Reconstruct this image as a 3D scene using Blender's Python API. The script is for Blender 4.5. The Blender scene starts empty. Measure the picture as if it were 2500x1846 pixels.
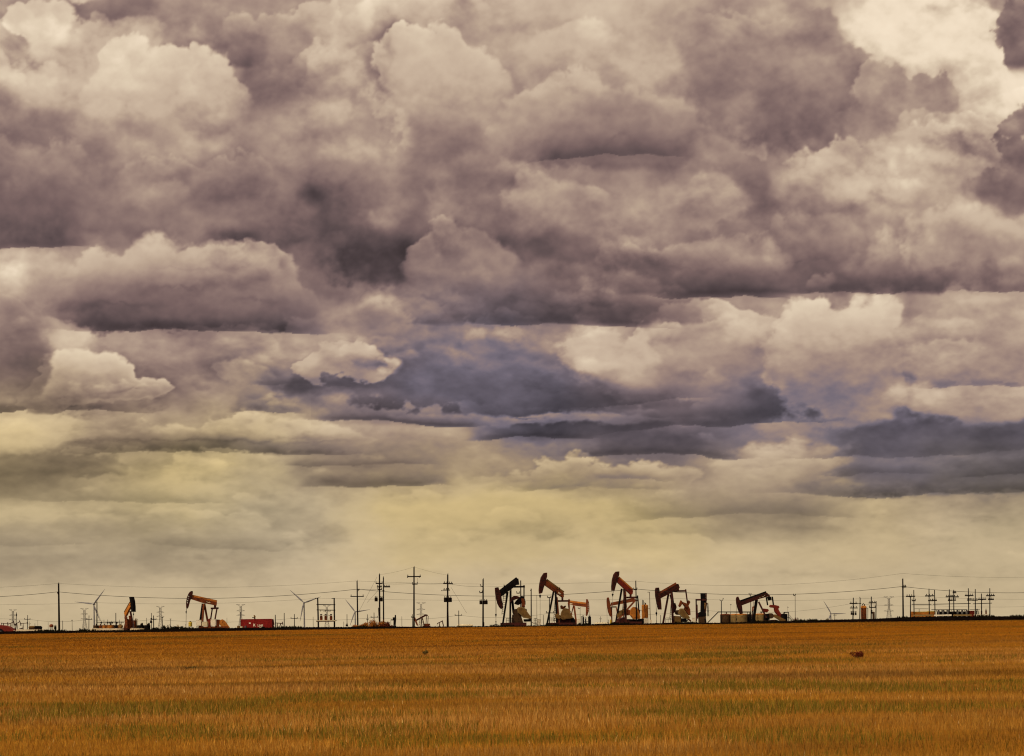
import bpy, math, random
import numpy as np
from mathutils import Vector
from mathutils.geometry import tessellate_polygon

random.seed(4)
scene = bpy.context.scene
COL = scene.collection

# ================================================================ camera frame
F = 3434.0                    # focal length in survey units (2500 across the picture)
H = 1.7                       # eye height
RHO = math.radians(0.80)      # the camera was held slightly tilted
CR, SR = math.cos(RHO), math.sin(RHO)
HX, HY = 1250.0, 1528.0       # where the level line of sight meets the survey sheet
GZ = 1.35                     # the flat the wells stand on

def at(px, py, D):
    """a survey bearing (px right, py down) taken at distance D -> a point in the world"""
    ix, iy = px - HX, HY - py
    u, v = ix * CR + iy * SR, -ix * SR + iy * CR
    return Vector((u * D / F, D, H + v * D / F))

SHEETS = {'A': (0, 1370, .14752), 'B': (300, 1370, .14752), 'C': (600, 1370, .14752), 'D': (850, 1370, .14752), 'E': (1150, 1370, .14752),
          'F': (1430, 1370, .14752), 'G': (1720, 1370, .14752), 'H': (2030, 1370, .2101), 'K': (1750, 1440, .09388), 'L': (220, 1450, .0894),
          'M': (0, 1490, .05364), 'N': (2200, 1420, .10729), 'S': (0, 0, 1.0)}

class Sheet:
    """bearings read off one survey sheet, for things standing at distance D; tan = how far their long axis turns away"""
    def __init__(s, key, D, x0=0, tan=0.0):
        s.ox, s.oy, s.k = SHEETS[key]; s.D = D; s.tan = tan
        s.X0 = at(s.ox + x0 * s.k, s.oy, D).x
    def p(s, zx, zy, dy=None):
        px, py = s.ox + zx * s.k, s.oy + zy * s.k
        if dy is None:
            dy = 0.0
            if s.tan:
                for _ in range(3):
                    dy = (at(px, py, s.D + dy).x - s.X0) * s.tan
        return at(px, py, s.D + dy)
    def m(s, z): return z * s.k * s.D / F
    def g(s, zx, zy=1000, dy=0.0):
        q = s.p(zx, zy, dy); q.z = GZ; return q
    @property
    def across(s):
        a = math.atan(s.tan); return Vector((-math.sin(a), math.cos(a), 0))

# ================================================================ mesh helpers
class MB:
    def __init__(s): s.v = []; s.f = []; s.sm = []
    def add(s, vs, fs, smooth=False):
        o = len(s.v); s.v += [Vector(v) for v in vs]; s.f += [tuple(i + o for i in f) for f in fs]; s.sm += [smooth] * len(fs); return s
    def box(s, lo, hi):
        (a, b, c), (d, e, f) = lo, hi
        return s.add([(a,b,c),(d,b,c),(d,e,c),(a,e,c),(a,b,f),(d,b,f),(d,e,f),(a,e,f)], [(0,3,2,1),(4,5,6,7),(0,1,5,4),(1,2,6,5),(2,3,7,6),(3,0,4,7)])
    def bar(s, p, q, w, h=None, up=None):
        h = h or w; p, q = Vector(p), Vector(q); d = (q - p).normalized()
        up = Vector(up) if up else (Vector((0, 1, 0)) if abs(d.y) < .9 else Vector((0, 0, 1)))
        a = d.cross(up).normalized(); b = a.cross(d).normalized()
        vs = [r + a * (sx * w / 2) + b * (sy * h / 2) for r in (p, q) for sx, sy in ((-1,-1),(1,-1),(1,1),(-1,1))]
        return s.add(vs, [(0,1,2,3),(7,6,5,4),(0,4,5,1),(1,5,6,2),(2,6,7,3),(3,7,4,0)])
    def ibeam(s, p, q, w, h):
        """web and two flanges"""
        p, q = Vector(p), Vector(q); d = (q - p).normalized(); a = d.cross(Vector((0, 1, 0))).normalized()
        s.bar(p, q, h * .86, w * .25); s.bar(p + a * h * .46, q + a * h * .46, h * .09, w); s.bar(p - a * h * .46, q - a * h * .46, h * .09, w); return s
    def tube(s, p, q, r0, r1=None, n=8, cap=True):
        r1 = r0 if r1 is None else r1; p, q = Vector(p), Vector(q); d = (q - p).normalized()
        a = d.cross(Vector((0, 0, 1)) if abs(d.z) < .9 else Vector((1, 0, 0))).normalized(); b = d.cross(a)
        vs = []; 
        for r, c in ((r0, p), (r1, q)):
            for i in range(n):
                t = 2 * math.pi * i / n; vs.append(c + a * (math.cos(t) * r) + b * (math.sin(t) * r))
        s.add(vs, [(i, (i+1) % n, n + (i+1) % n, n + i) for i in range(n)], True)
        if cap: s.add(vs[:n], [tuple(range(n))[::-1]]); s.add(vs[n:], [tuple(range(n))])
        return s
    def path(s, pts, r, n=5):
        for i in range(len(pts) - 1): s.tube(pts[i], pts[i+1], r, r, n, i in (0, len(pts) - 2))
        return s
    def lathe(s, c, prof, n=24, axis='z'):
        c = Vector(c); vs = []
        for r, z in prof:
            for i in range(n):
                t = 2 * math.pi * i / n
                o = (math.cos(t) * r, math.sin(t) * r, z) if axis == 'z' else (z, math.cos(t) * r, math.sin(t) * r)
                vs.append(c + Vector(o))
        fs = [(j*n + i, j*n + (i+1) % n, (j+1)*n + (i+1) % n, (j+1)*n + i) for j in range(len(prof) - 1) for i in range(n)]
        s.add(vs, fs, True); return s
    def ball(s, c, r, n=12, m=8, sz=1.0):
        return s.lathe(c, [(max(1e-3, r * math.sin(math.pi * j / m)), -r * sz * math.cos(math.pi * j / m)) for j in range(m + 1)], n)
    def prism(s, poly, vec, holes=()):
        """a plate: the outline poly (world points) thickened by +-vec/2, with see-through holes"""
        loops = [list(map(Vector, poly))] + [list(map(Vector, h)) for h in holes]; flat = [p for l in loops for p in l]
        tris = tessellate_polygon([[Vector((p.x, p.z, 0)) for p in l] for l in loops]); n = len(flat); h = Vector(vec) / 2
        vs = [p - h for p in flat] + [p + h for p in flat]
        fs = [tuple(t) for t in tris] + [tuple(i + n for i in t[::-1]) for t in tris]
        o = 0
        for l in loops:
            k = len(l); fs += [(o + i, o + (i+1) % k, o + n + (i+1) % k, o + n + i) for i in range(k)]; o += k
        return s.add(vs, fs)
    def build(s, name, m, parent=None, label=None):
        me = bpy.data.meshes.new(name); off = parent_loc(parent)
        me.from_pydata([v - off for v in s.v], [], s.f); me.polygons.foreach_set('use_smooth', s.sm); me.materials.append(m)
        me.validate(); me.update()
        import bmesh
        bm = bmesh.new(); bm.from_mesh(me); bmesh.ops.recalc_face_normals(bm, faces=bm.faces); bm.to_mesh(me); bm.free()
        o = bpy.data.objects.new(name, me); COL.objects.link(o); o.parent = parent
        if label: o['label'] = label
        return o

def parent_loc(p):
    v = Vector((0, 0, 0))
    while p is not None: v += p.location; p = p.parent
    return v

def tag(o, label, cat, group=None):
    o['label'] = label; o['category'] = cat
    if group: o['group'] = group
    return o

def thing(name, loc, label, cat, group=None):
    o = bpy.data.objects.new(name, None); COL.objects.link(o); o.location = loc; o.empty_display_size = .3
    return tag(o, label, cat, group)

# ================================================================ materials
def mat(name, col, rough=.75, metal=0.0, var=.35, scale=1.2, second=None, cover=.5, stretch=(1, 1, 1), bump=0.0, spec=.12):
    """painted or raw surface: base colour that drifts with a noise, and patches of a second colour (rust, dirt, wear)"""
    m = bpy.data.materials.new(name); m.use_nodes = True; nt = m.node_tree; b = nt.nodes['Principled BSDF']
    b.inputs['Roughness'].default_value = rough; b.inputs['Metallic'].default_value = metal
    b.inputs['Specular IOR Level'].default_value = spec
    tc = nt.nodes.new('ShaderNodeTexCoord'); mp = nt.nodes.new('ShaderNodeMapping'); mp.inputs['Scale'].default_value = stretch
    nt.links.new(tc.outputs['Object'], mp.inputs['Vector'])
    n = nt.nodes.new('ShaderNodeTexNoise'); n.inputs['Scale'].default_value = scale; n.inputs['Detail'].default_value = 6; n.inputs['Roughness'].default_value = .65
    nt.links.new(mp.outputs['Vector'], n.inputs['Vector'])
    r = nt.nodes.new('ShaderNodeValToRGB'); nt.links.new(n.outputs['Fac'], r.inputs['Fac'])
    r.color_ramp.elements[0].position = .3; r.color_ramp.elements[1].position = .7
    r.color_ramp.elements[0].color = [c * (1 - var) for c in col] + [1]; r.color_ramp.elements[1].color = [min(1, c * (1 + var)) for c in col] + [1]
    out = r.outputs['Color']
    if second:
        n2 = nt.nodes.new('ShaderNodeTexNoise'); n2.inputs['Scale'].default_value = scale * 2.3; n2.inputs['Detail'].default_value = 8; n2.inputs['Roughness'].default_value = .7
        nt.links.new(mp.outputs['Vector'], n2.inputs['Vector'])
        r2 = nt.nodes.new('ShaderNodeValToRGB'); nt.links.new(n2.outputs['Fac'], r2.inputs['Fac'])
        r2.color_ramp.elements[0].position = cover; r2.color_ramp.elements[1].position = cover + .07
        mx = nt.nodes.new('ShaderNodeMix'); mx.data_type = 'RGBA'; nt.links.new(r2.outputs['Color'], mx.inputs['Factor'])
        nt.links.new(out, mx.inputs[6]); mx.inputs[7].default_value = (*second, 1); out = mx.outputs[2]
    nt.links.new(out, b.inputs['Base Color'])
    if bump:
        bp = nt.nodes.new('ShaderNodeBump'); bp.inputs['Strength'].default_value = bump; nt.links.new(n.outputs['Fac'], bp.inputs['Height']); nt.links.new(bp.outputs['Normal'], b.inputs['Normal'])
    return m

M = dict(
    black=mat('black_steel', (.007, .005, .004), .8, second=(.022, .010, .005), cover=.6, spec=.03),
    maroon=mat('maroon_paint', (.048, .009, .004), .75, second=(.018, .006, .003), cover=.5, scale=.8),
    rust=mat('rust_red_paint', (.16, .036, .007), .75, second=(.05, .012, .004), cover=.54, scale=.8),
    red=mat('bright_red_paint', (.16, .017, .006), .65, second=(.12, .014, .006), cover=.6),
    orange=mat('orange_paint', (.46, .15, .018), .75, second=(.2, .05, .010), cover=.56, scale=.8),
    tan=mat('tan_paint', (.18, .092, .022), .75, second=(.13, .055, .014), cover=.54, scale=.8),
    cream=mat('cream_paint', (.25, .155, .048), .7, second=(.18, .09, .028), cover=.54, scale=.8),
    brown=mat('brown_steel', (.06, .028, .009), .8, second=(.03, .012, .006), cover=.55),
    wood=mat('creosote_wood', (.010, .006, .004), .95, spec=0, var=.4, scale=3, stretch=(6, 6, .4)),
    greywood=mat('weathered_wood', (.030, .020, .012), .95, spec=0, var=.4, scale=3, stretch=(6, 6, .4)),
    wire=mat('weathered_cable', (.025, .020, .016), .9, spec=0),
    zinc=mat('galvanised_steel', (.15, .13, .10), .8, metal=.0, var=.1),
    white=mat('white_paint', (.74, .62, .40), .7, var=.08, second=(.46, .34, .2), cover=.62),
    pale=mat('pale_paint', (.58, .46, .25), .75, var=.12, second=(.4, .27, .12), cover=.6),
    yellow=mat('yellow_plastic', (.55, .36, .04), .6, var=.1),
    blade=mat('turbine_shell', (.20, .18, .16), .5, var=.06),
    boxred=mat('container_red', (.21, .011, .006), .65, var=.15, scale=.8, second=(.13, .008, .006), cover=.62),
    can=mat('transformer_grey', (.018, .012, .007), .8, second=(.05, .02, .008), cover=.6, spec=.04),
    rubber=mat('tyre_rubber', (.012, .011, .010), .9),
    bankside=mat('dark_bankside', (.005, .0028, .0018), 1.0, var=.5, scale=.8, bump=.4, spec=0),  # near-black mottled surface of the bank at the field edge
    pad=mat('pale_caliche', (.36, .27, .15), 1.0, var=.35, scale=.5, spec=0),
    steel=mat('grey_steel', (.12, .10, .08), .6, var=.2),
)

def leaf_mat(name, c1, c2):
    m = bpy.data.materials.new(name); m.use_nodes = True; nt = m.node_tree; b = nt.nodes['Principled BSDF']
    b.inputs['Roughness'].default_value = .9; b.inputs['Specular IOR Level'].default_value = 0
    g = nt.nodes.new('ShaderNodeNewGeometry'); r = nt.nodes.new('ShaderNodeValToRGB')
    nt.links.new(g.outputs['Random Per Island'], r.inputs['Fac']); r.color_ramp.elements[0].color = (*c1, 1); r.color_ramp.elements[1].color = (*c2, 1)
    nt.links.new(r.outputs['Color'], b.inputs['Base Color']); return m
L_DARK = leaf_mat('dark_scrub', (.003, .003, .0015), (.014, .011, .004))
L_DEAD = leaf_mat('dead_brush', (.16, .042, .006), (.55, .20, .03))
L_RED = leaf_mat('red_brown_weed', (.06, .010, .005), (.17, .036, .012))
L_OLIVE = leaf_mat('olive_weed', (.07, .05, .012), (.2, .13, .03))
L_PALE = leaf_mat('pale_dry_grass', (.25, .15, .04), (.5, .34, .12))
SKY_GAIN, WORLD, SUN, DENOISE, HAZE = 1.0, .10, 1.2, True, 0.0
# ---------------------------------------------------------------- cloud deck
# The deck is worked out on a sheet of directions: SKX to the right, SKY down, in units of 1/3434 rad.
SK_X0, SK_X1, SK_Y0, SK_Y1, SK_S = -420, 2920, -420, 1600, 2.0

def sstep(a, b, x):
    t = np.clip((x - a) / (b - a), 0, 1)
    return t * t * (3 - 2 * t)

class Noise:
    def __init__(s, seed, n=256):
        s.r = np.random.RandomState(seed); s.n = n
        s.g = s.r.rand(n, n).astype(np.float32)
        s.jx = s.r.rand(n, n).astype(np.float32); s.jy = s.r.rand(n, n).astype(np.float32); s.jr = s.r.rand(n, n).astype(np.float32)
    def value(s, x, y):                        # cubic B-spline value noise, about -1..1
        n = s.n
        xi = np.floor(x).astype(np.int32); yi = np.floor(y).astype(np.int32)
        fx = (x - xi).astype(np.float32); fy = (y - yi).astype(np.float32)
        def w(t): return ((1-t)**3/6, (3*t**3-6*t**2+4)/6, (-3*t**3+3*t**2+3*t+1)/6, t**3/6)
        wx, wy = w(fx), w(fy)
        o = 0
        for j in range(4):
            row = 0
            for i in range(4):
                row = row + wx[i] * s.g[(yi+j) % n, (xi+i) % n]
            o = o + wy[j] * row
        return (o - 0.5) * 3.4
    def puff(s, x, y):                         # rounded heads packed side by side: height 0..1 and how far up its own head a point is
        n = s.n
        xi = np.floor(x).astype(np.int32); yi = np.floor(y).astype(np.int32)
        best = np.zeros(x.shape, np.float32); lift = np.zeros(x.shape, np.float32)
        for j in (-1, 0, 1):
            for i in (-1, 0, 1):
                a, b = (yi+j) % n, (xi+i) % n
                dx = xi + i + s.jx[a, b] - x; dy = yi + j + s.jy[a, b] - y
                r = 0.65 + 0.45 * s.jr[a, b]
                v = r * np.sqrt(np.maximum(0, 1 - (dx*dx + dy*dy) / (r*r)))
                w = v > best
                best = np.where(w, v, best); lift = np.where(w, (dy * 0.95 - dx * 0.25) / r, lift)
        return best, lift

def fbm(nz, x, y, oct=4, gain=0.5):
    o = 0; a = 1; t = 0
    for k in range(oct):
        o = o + a * nz.value(x * 2**k + 17.3*k, y * 2**k + 9.1*k); t += a; a *= gain
    return (o - o.mean()) / (o.std() + 1e-6)

HUE = {'h': (1.095, .984, .82), 'm': (1.14, .938, .915), 'n': (1.11, .985, .86), 'y': (1.12, .98, .735), 'b': (1.025, .945, 1.04), 'c': (1.08, .99, .86), 't': (1.075, .998, .865)}
def col(L, h): return np.array(HUE[h], np.float32) * L

BASE = """
170n 185n 126m 138m 134m 146n 148n 152n 196n 152n 150n 160n 170n 172n 188n 172n 158n 146n 150n 152n 190n 210c 226c 238c 165n
155n 148n 185n 190n 198n 196n 140m 150n 160n 130m 190n 186n 155n 165n 168n 172n 168n 135n 132m 138n 155n 200n 220c 226c 200c
160n 160n 162n 158n 160n 165n 150n 158n 178n 135m 145m 158n 150m 175n 178n 172n 175n 128m 125m 128m 135n 160n 150n 150n 220c
125m 122m 130m 150n 152n 156n 158n 162n 165n 165n 125m 130m 155n 155n 160n 150n 140m 150n 150n 130m 135m 155n 172n 165n 130n
112m 115m 125m 145n 150n 152n 155n 108m 125m 135n 130m 112m 130m 172n 150n 160n 155n 135m 128m 165n 150n 150n 158n 150n 115m
106m 103m 118m 130n 152n 128n 128m 106m 118m 118m 145n 138m 118m 122m 135n 140n 135n 125m 115m 118m 125m 140n 145n 158n 160n
175c 165n 172n 180n 185n 182n 168n 135m 112m 96m 130m 120m 114m 102m 112m 115m 105m 118m 130m 112m 110m 108m 120n 150n 148n
150n 160n 150n 140m 145m 155n 160n 150n 165n 155n 140m 125m 112m 118m 123m 125m 130m 150n 155n 185n 188n 182n 140n 155n 155n
115m 200n 150n 145n 140m 140m 142n 165n 178n 135m 115b 112b 112b 130m 165n 172n 120m 140m 150n 125m 120m 135m 150n 175n 165n
165n 165n 155n 130m 125m 115m 100b 98b 106b 102b 96b 93b 95b 100b 138n 160n 146n 130m 112b 112b 116b 150n 118b 142n 138n
176y 172y 165n 165n 160n 172n 180y 165n 155n 150n 140m 112b 98b 92b 94b 95b 97b 104b 112b 116b 112b 98b 95b 98b 101b
128n 118n 145n 160y 185y 180y 165y 138n 128m 132m 140m 155n 157n 152n 152n 142m 132m 150n 150n 150n 125m 105b 104b 108b 98b
170y 170y 172y 172y 170y 172y 160t 166t 180y 183y 186y 182y 186y 183y 177y 172y 166y 146h 138h 130h 150h 160y 162y 160h 157h
146t 149t 151t 143t 146t 146t 156t 170t 186y 184y 186y 184y 187y 187y 187y 187y 182y 180y 180y 177y 176y 174y 172h 170h 168h
171h 172h 174h 174h 176h 178h 180h 182h 184h 186h 188h 188h 188h 188h 188h 187h 187h 186h 185h 184h 182h 180h 178h 176h 174h
184h 184h 185h 185h 186h 187h 188h 188h 189h 190h 190h 190h 190h 190h 190h 189h 189h 188h 188h 187h 186h 185h 184h 183h 182h
"""
# cloud: heads (cx, cy, rx, ry), crown tone, base tone, y of crown, y of base, edge softness up / down, ragged px, puff px, rim, opacity
CLOUDS = [
 # ---- far, low over the plain
 ([(2250,1395,300,40),(1900,1400,200,25)], '168n','160t',1370,1440, 40,40, 20,10, 0, .5),
 ([(1080,1310,120,45),(1000,1330,140,35)], '190y','176y',1260,1360, 10,40, 10,16, .03, .75),
 ([(1250,1285,70,42),(1180,1300,90,34),(1310,1318,50,26)], '194y','172y',1245,1335, 8,26, 8,16, .03, .8),
 ([(1620,1318,130,30),(1560,1330,90,26)], '192y','176n',1290,1350, 8,26, 8,14, .03, .75),
 ([(760,1300,90,60),(700,1260,90,50)], '150t','152t',1220,1350, 50,50, 30,10, 0, .6),
 ([(480,1285,160,42),(600,1280,45,40),(380,1295,110,26)], '184y','160y',1245,1320, 7,22, 8,16, .03, .85),
 ([(160,1290,200,40),(300,1250,200,25)], '172y','160y',1250,1330, 20,30, 14,10, 0, .6),
 ([(1050,1210,40,14),(1000,1222,60,12)], '190y','178y',1195,1235, 8,20, 8,8, 0, .5),
 ([(610,1216,36,17),(640,1226,40,9)], '205y','180y',1200,1236, 6,12, 10,8, .0, .4),
 ([(140,1140,190,36),(60,1130,140,36)], '128n','122n',1105,1175, 12,12, 18,12, 0, .75),
 ([(1470,1160,200,40),(1330,1175,140,24),(1600,1160,120,40)], '176n','140m',1110,1198, 9,6, 12,14, .02, .9),
 ([(470,1130,60,22),(520,1140,40,18),(420,1138,40,14)], '210y','180y',1112,1160, 8,24, 12,10, .02, .5),
 # ---- right hand low streets
 ([(2280,1150,330,70),(2480,1160,200,60)], '112b','104b',1080,1215, 25,8, 20,8, 0, .85),
 ([(1950,1120,160,38),(1880,1140,150,30)], '170n','130m',1085,1175, 10,22, 12,14, .02, .8),
 # ---- left middle
 ([(420,1075,340,36),(260,1080,160,26),(640,1075,230,36),(780,1085,140,28)], '184n','98m',1035,1107, 10,6, 14,16, .03, .92),
 ([(60,1060,160,44),(160,1050,120,36)], '186y','160y',1020,1100, 10,20, 12,14, .02, .8),
 ([(600,1030,60,36),(560,1045,80,30),(680,1050,90,26)], '194n','160n',1000,1080, 10,34, 14,14, .03, .75),
 ([(360,930,330,80),(520,960,180,50),(620,900,140,50),(450,985,120,30)], '150n','132m',840,1010, 20,14, 22,26, 0, .85),
 ([(570,905,70,26),(620,920,60,22)], '168n','138m',880,945, 8,18, 10,12, .03, .7),
 # ---- blue grey mass in the middle
 ([(1150,915,240,90),(1000,950,200,60),(1330,960,180,50),(1450,975,250,40)], '120m','86b',830,1005, 30,10, 22,18, 0, .95),
 ([(1150,1030,260,12),(1500,1022,260,12)], '140m','122m',1018,1044, 8,10, 10,5, 0, .7),
 # ---- right middle
 ([(2330,1070,260,60),(2150,1060,160,50)], '106b','96b',1000,1120, 30,14, 20,10, 0, .9),
 ([(2400,975,200,60),(2480,990,160,50)], '156n','138n',930,1040, 16,30, 18,18, .02, .85),
 ([(1980,1035,140,22),(2080,1020,110,26)], '135m','125m',1010,1060, 14,20, 14,10, 0, .7),
 ([(1790,840,150,110),(1700,820,170,90),(1860,900,80,80)], '168n','118m',735,955, 8,30, 14,22, .05, .95),
 ([(1470,860,100,55),(1545,880,55,75),(1590,945,45,34)], '178n','134m',800,975, 22,70, 20,14, .0, .75),
 ([(2050,880,170,150),(2080,960,140,80),(1985,850,110,120),(2160,960,50,70)], '150m','118m',800,1035, 8,18, 14,24, .08, .95),
 ([(2080,775,150,66),(2000,770,110,54),(2190,780,40,60)], '198n','140m',715,850, 9,36, 12,18, .04, .92),
 ([(2380,830,170,100),(2290,880,110,60),(2470,860,130,80)], '158n','126m',730,940, 14,10, 18,26, .03, .95),
 ([(2345,850,75,34),(2300,868,70,30)], '182n','150n',815,900, 10,40, 14,18, 0, .7),
 # ---- left, dark flat bottomed cumulus and its neighbours
 ([(330,850,230,34),(560,855,200,36)], '158n','140n',820,890, 10,20, 14,10, 0, .8),
 ([(160,935,130,76),(120,960,110,50),(270,960,110,44),(140,890,55,44)], '206n','96m',852,1016, 6,5, 12,22, .08, .96),
 ([(860,880,110,58),(800,895,75,42),(900,905,70,34)], '180n','146m',822,940, 6,6, 12,18, .03, .9),
 ([(966,893,22,18),(950,905,22,14)], '208n','170n',876,915, 8,14, 8,10, .0, .75),
 ([(30,860,80,110),(10,800,90,90),(70,830,50,70),(0,930,60,50)], '146n','98m',700,975, 5,12, 12,20, .10, .97),
 ([(430,700,300,110),(300,740,190,80),(620,740,170,75),(540,640,170,80),(420,640,120,70)], '198n','74m',585,822, 8,7, 16,26, .03, .97),
 # ---- broad mauve ceiling, centre and right
 ([(1380,735,330,58),(1250,700,200,70),(1500,740,260,44),(1080,740,140,50)], '134m','94m',640,794, 30,6, 18,16, 0, .95),
 ([(1900,620,420,100),(1650,640,260,80),(2250,640,320,76),(2480,640,140,70),(1500,660,160,56)], '142m','88m',520,722, 40,6, 18,22, 0, .97),
 ([(2380,595,170,80),(2480,600,130,90),(2290,620,90,50)], '176n','122m',510,700, 14,18, 18,24, .02, .9),
 ([(1760,620,150,54),(1600,630,160,50),(1680,640,160,50)], '152n','118m',565,690, 14,40, 16,16, .02, .7),
 # ---- central valley
 ([(930,610,130,100),(860,560,120,110),(900,670,90,60)], '122m','98m',480,720, 40,22, 20,20, 0, .95),
 ([(1040,610,60,80),(1000,660,50,50),(1090,570,60,60),(1150,640,120,100)], '172m','118m',540,720, 6,50, 12,18, .05, .92),
 ([(1180,480,160,110),(1150,560,100,90)], '148m','124m',400,660, 24,40, 20,24, .0, .7),
 ([(1560,480,180,80),(1680,490,150,80)], '170n','136m',410,580, 18,30, 20,24, .02, .8),
 ([(1330,465,75,42),(1290,485,50,34),(1390,460,60,34),(1440,470,60,30)], '188n','140n',430,525, 8,40, 14,18, .03, .8),
 # ---- upper middle
 ([(1010,330,140,190),(940,480,120,120)], '132m','122m',160,560, 30,30, 24,20, 0, .85),
 ([(1500,300,220,120),(1330,320,140,90),(1290,250,70,80),(1400,215,110,60),(1620,310,140,90)], '194n','96m',165,425, 7,12, 14,30, .04, .96),
 ([(1090,170,140,92),(1000,160,70,80),(1170,210,80,80),(1090,260,150,70)], '196n','140m',76,320, 5,44, 12,26, .05, .96),
 ([(830,180,60,80),(880,240,60,70),(930,300,60,60),(975,350,45,45),(880,400,120,110),(800,330,120,130),(930,470,70,80)], '182n','130m',120,560, 14,60, 16,22, .02, .85),
 ([(905,215,26,30),(938,262,28,34),(972,308,28,32),(998,345,20,22),(870,190,24,26)], '205n','170n',180,380, 18,30, 22,6, .0, .5),
 ([(850,60,50,55),(830,100,40,60),(870,40,40,40)], '208c','170n',10,140, 10,34, 14,16, 0, .85),
 ([(1456,68,48,22),(1500,90,40,20)], '202c','170n',50,110, 8,18, 12,12, 0, .8),
 # ---- upper left
 ([(520,90,170,60),(620,130,80,60),(440,100,80,50)], '138m','116m',30,170, 24,8, 20,16, 0, .9),
 ([(220,30,100,36),(300,10,80,40)], '124m','110m',0,70, 14,14, 16,14, 0, .9),
 ([(470,270,210,140),(330,240,120,110),(290,180,70,70),(440,170,70,50),(520,160,80,45),(590,210,70,60),(640,290,40,60)], '198n','138n',112,340, 5,70, 12,26, .03, .97),
 ([(560,420,110,90),(480,430,140,90),(400,420,110,80),(640,450,40,60)], '172n','122m',320,530, 8,40, 14,26, .05, .85),
 ([(130,420,170,130),(60,480,190,110),(230,350,90,60)], '136m','98m',280,600, 50,16, 26,22, 0, .9),
 ([(100,60,62,50),(140,40,40,40),(120,110,40,50)], '210n','180n',10,150, 8,40, 12,18, .02, .9),
 ([(390,590,60,26),(520,590,60,22)], '200n','180n',565,630, 6,20, 12,16, 0, .75),
 # ---- upper right: dark heads against the bright gap
 ([(2200,60,150,130),(2330,120,150,170),(2420,270,85,130),(2290,270,130,90),(2360,380,90,50)], '228c','214c',-100,420, 20,30, 16,16, 0, .95),
 ([(1900,170,200,150),(1800,250,130,110),(2030,230,120,130),(1980,60,80,70),(1780,80,100,80)], '146n','124m',10,370, 7,30, 20,30, .06, .95),
 ([(2010,320,120,80),(1880,330,120,50)], '132m','120m',250,400, 24,24, 22,24, 0, .7),
 ([(2230,240,110,70),(2150,200,60,60),(2310,235,60,66),(2200,300,150,60)], '166n','142n',140,340, 7,40, 18,24, .03, .92),
 ([(2260,400,210,80),(2120,430,160,70),(2380,350,80,60)], '182n','156n',310,500, 12,50, 22,30, .03, .85),
 ([(2000,405,80,40),(1850,360,50,40),(2060,400,40,50)], '184n','160n',360,450, 12,24, 18,16, 0, .7),
 ([(2490,70,56,90),(2460,40,30,50),(2510,150,50,60)], '128n','112m',0,170, 5,14, 16,18, .05, .95),
 ([(2480,400,70,90),(2510,340,60,90),(2440,460,60,40),(2520,430,80,90)], '138n','110m',280,500, 6,24, 16,22, .05, .93),
]

# long flat bases: x from, x to, y of the base at both ends, how far the shade reaches up, tone, strength
STREETS_FAR = [(-100,170,1336,1340,40,'136t',.8), (270,700,1336,1342,44,'134t',.85), (10,590,1228,1226,44,'128n',.9), (1500,2090,1276,1264,60,'118n',.95), (1470,1680,1176,1178,30,'118m',.9), (1480,1700,1198,1200,20,'126m',.8),
 (740,1150,1186,1180,46,'88m',.95), (690,1070,1129,1127,22,'104m',.9), (1230,1480,1194,1192,26,'130m',.8), (1880,2800,1212,1203,60,'84b',.95), (2000,2330,1153,1150,26,'92b',.9), (2350,2700,1163,1158,24,'82b',.9)]
STREETS = [(-200,370,1008,1005,70,'84n',.95), (170,650,1108,1104,50,'96m',.95), (630,890,1104,1101,24,'96m',.9), (540,740,1004,1004,60,'98b',.9), (725,1170,1017,1028,36,'72b',.98), (1120,1500,1062,1064,34,'70b',.98), (1450,2060,1058,1022,110,'80b',.97),
 (1240,1700,990,980,90,'84b',.95), (1370,1860,1112,1114,44,'74b',.97), (1930,2800,1110,1094,80,'88b',.92), (2240,2700,936,930,46,'108m',.9)]
STREETS_NEAR = [(130,860,806,822,130,'72m',.97), (600,980,936,934,30,'96b',.7), (1080,1620,784,797,80,'84m',.97), (1530,1930,726,728,64,'76m',.97), (1900,2330,714,712,70,'92m',.95), (2310,2700,708,704,60,'96m',.95), (-200,270,606,598,120,'84m',.9), (1280,1700,404,396,90,'88m',.8)]

def blur(A, r):
    k = np.exp(-np.arange(-3*r, 3*r+1)**2 / (2.0*r*r)); k /= k.sum()
    A = np.pad(A, 3*r, mode='edge')
    A = sum(w * A[:, i:A.shape[1]-6*r+i] for i, w in enumerate(k))
    return sum(w * A[i:A.shape[0]-6*r+i] for i, w in enumerate(k)).astype(np.float32)

MERGE = .78                                    # how far single clouds stand out from the deck
NFAR, NMID, NTOP = 14, 24, 50

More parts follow.
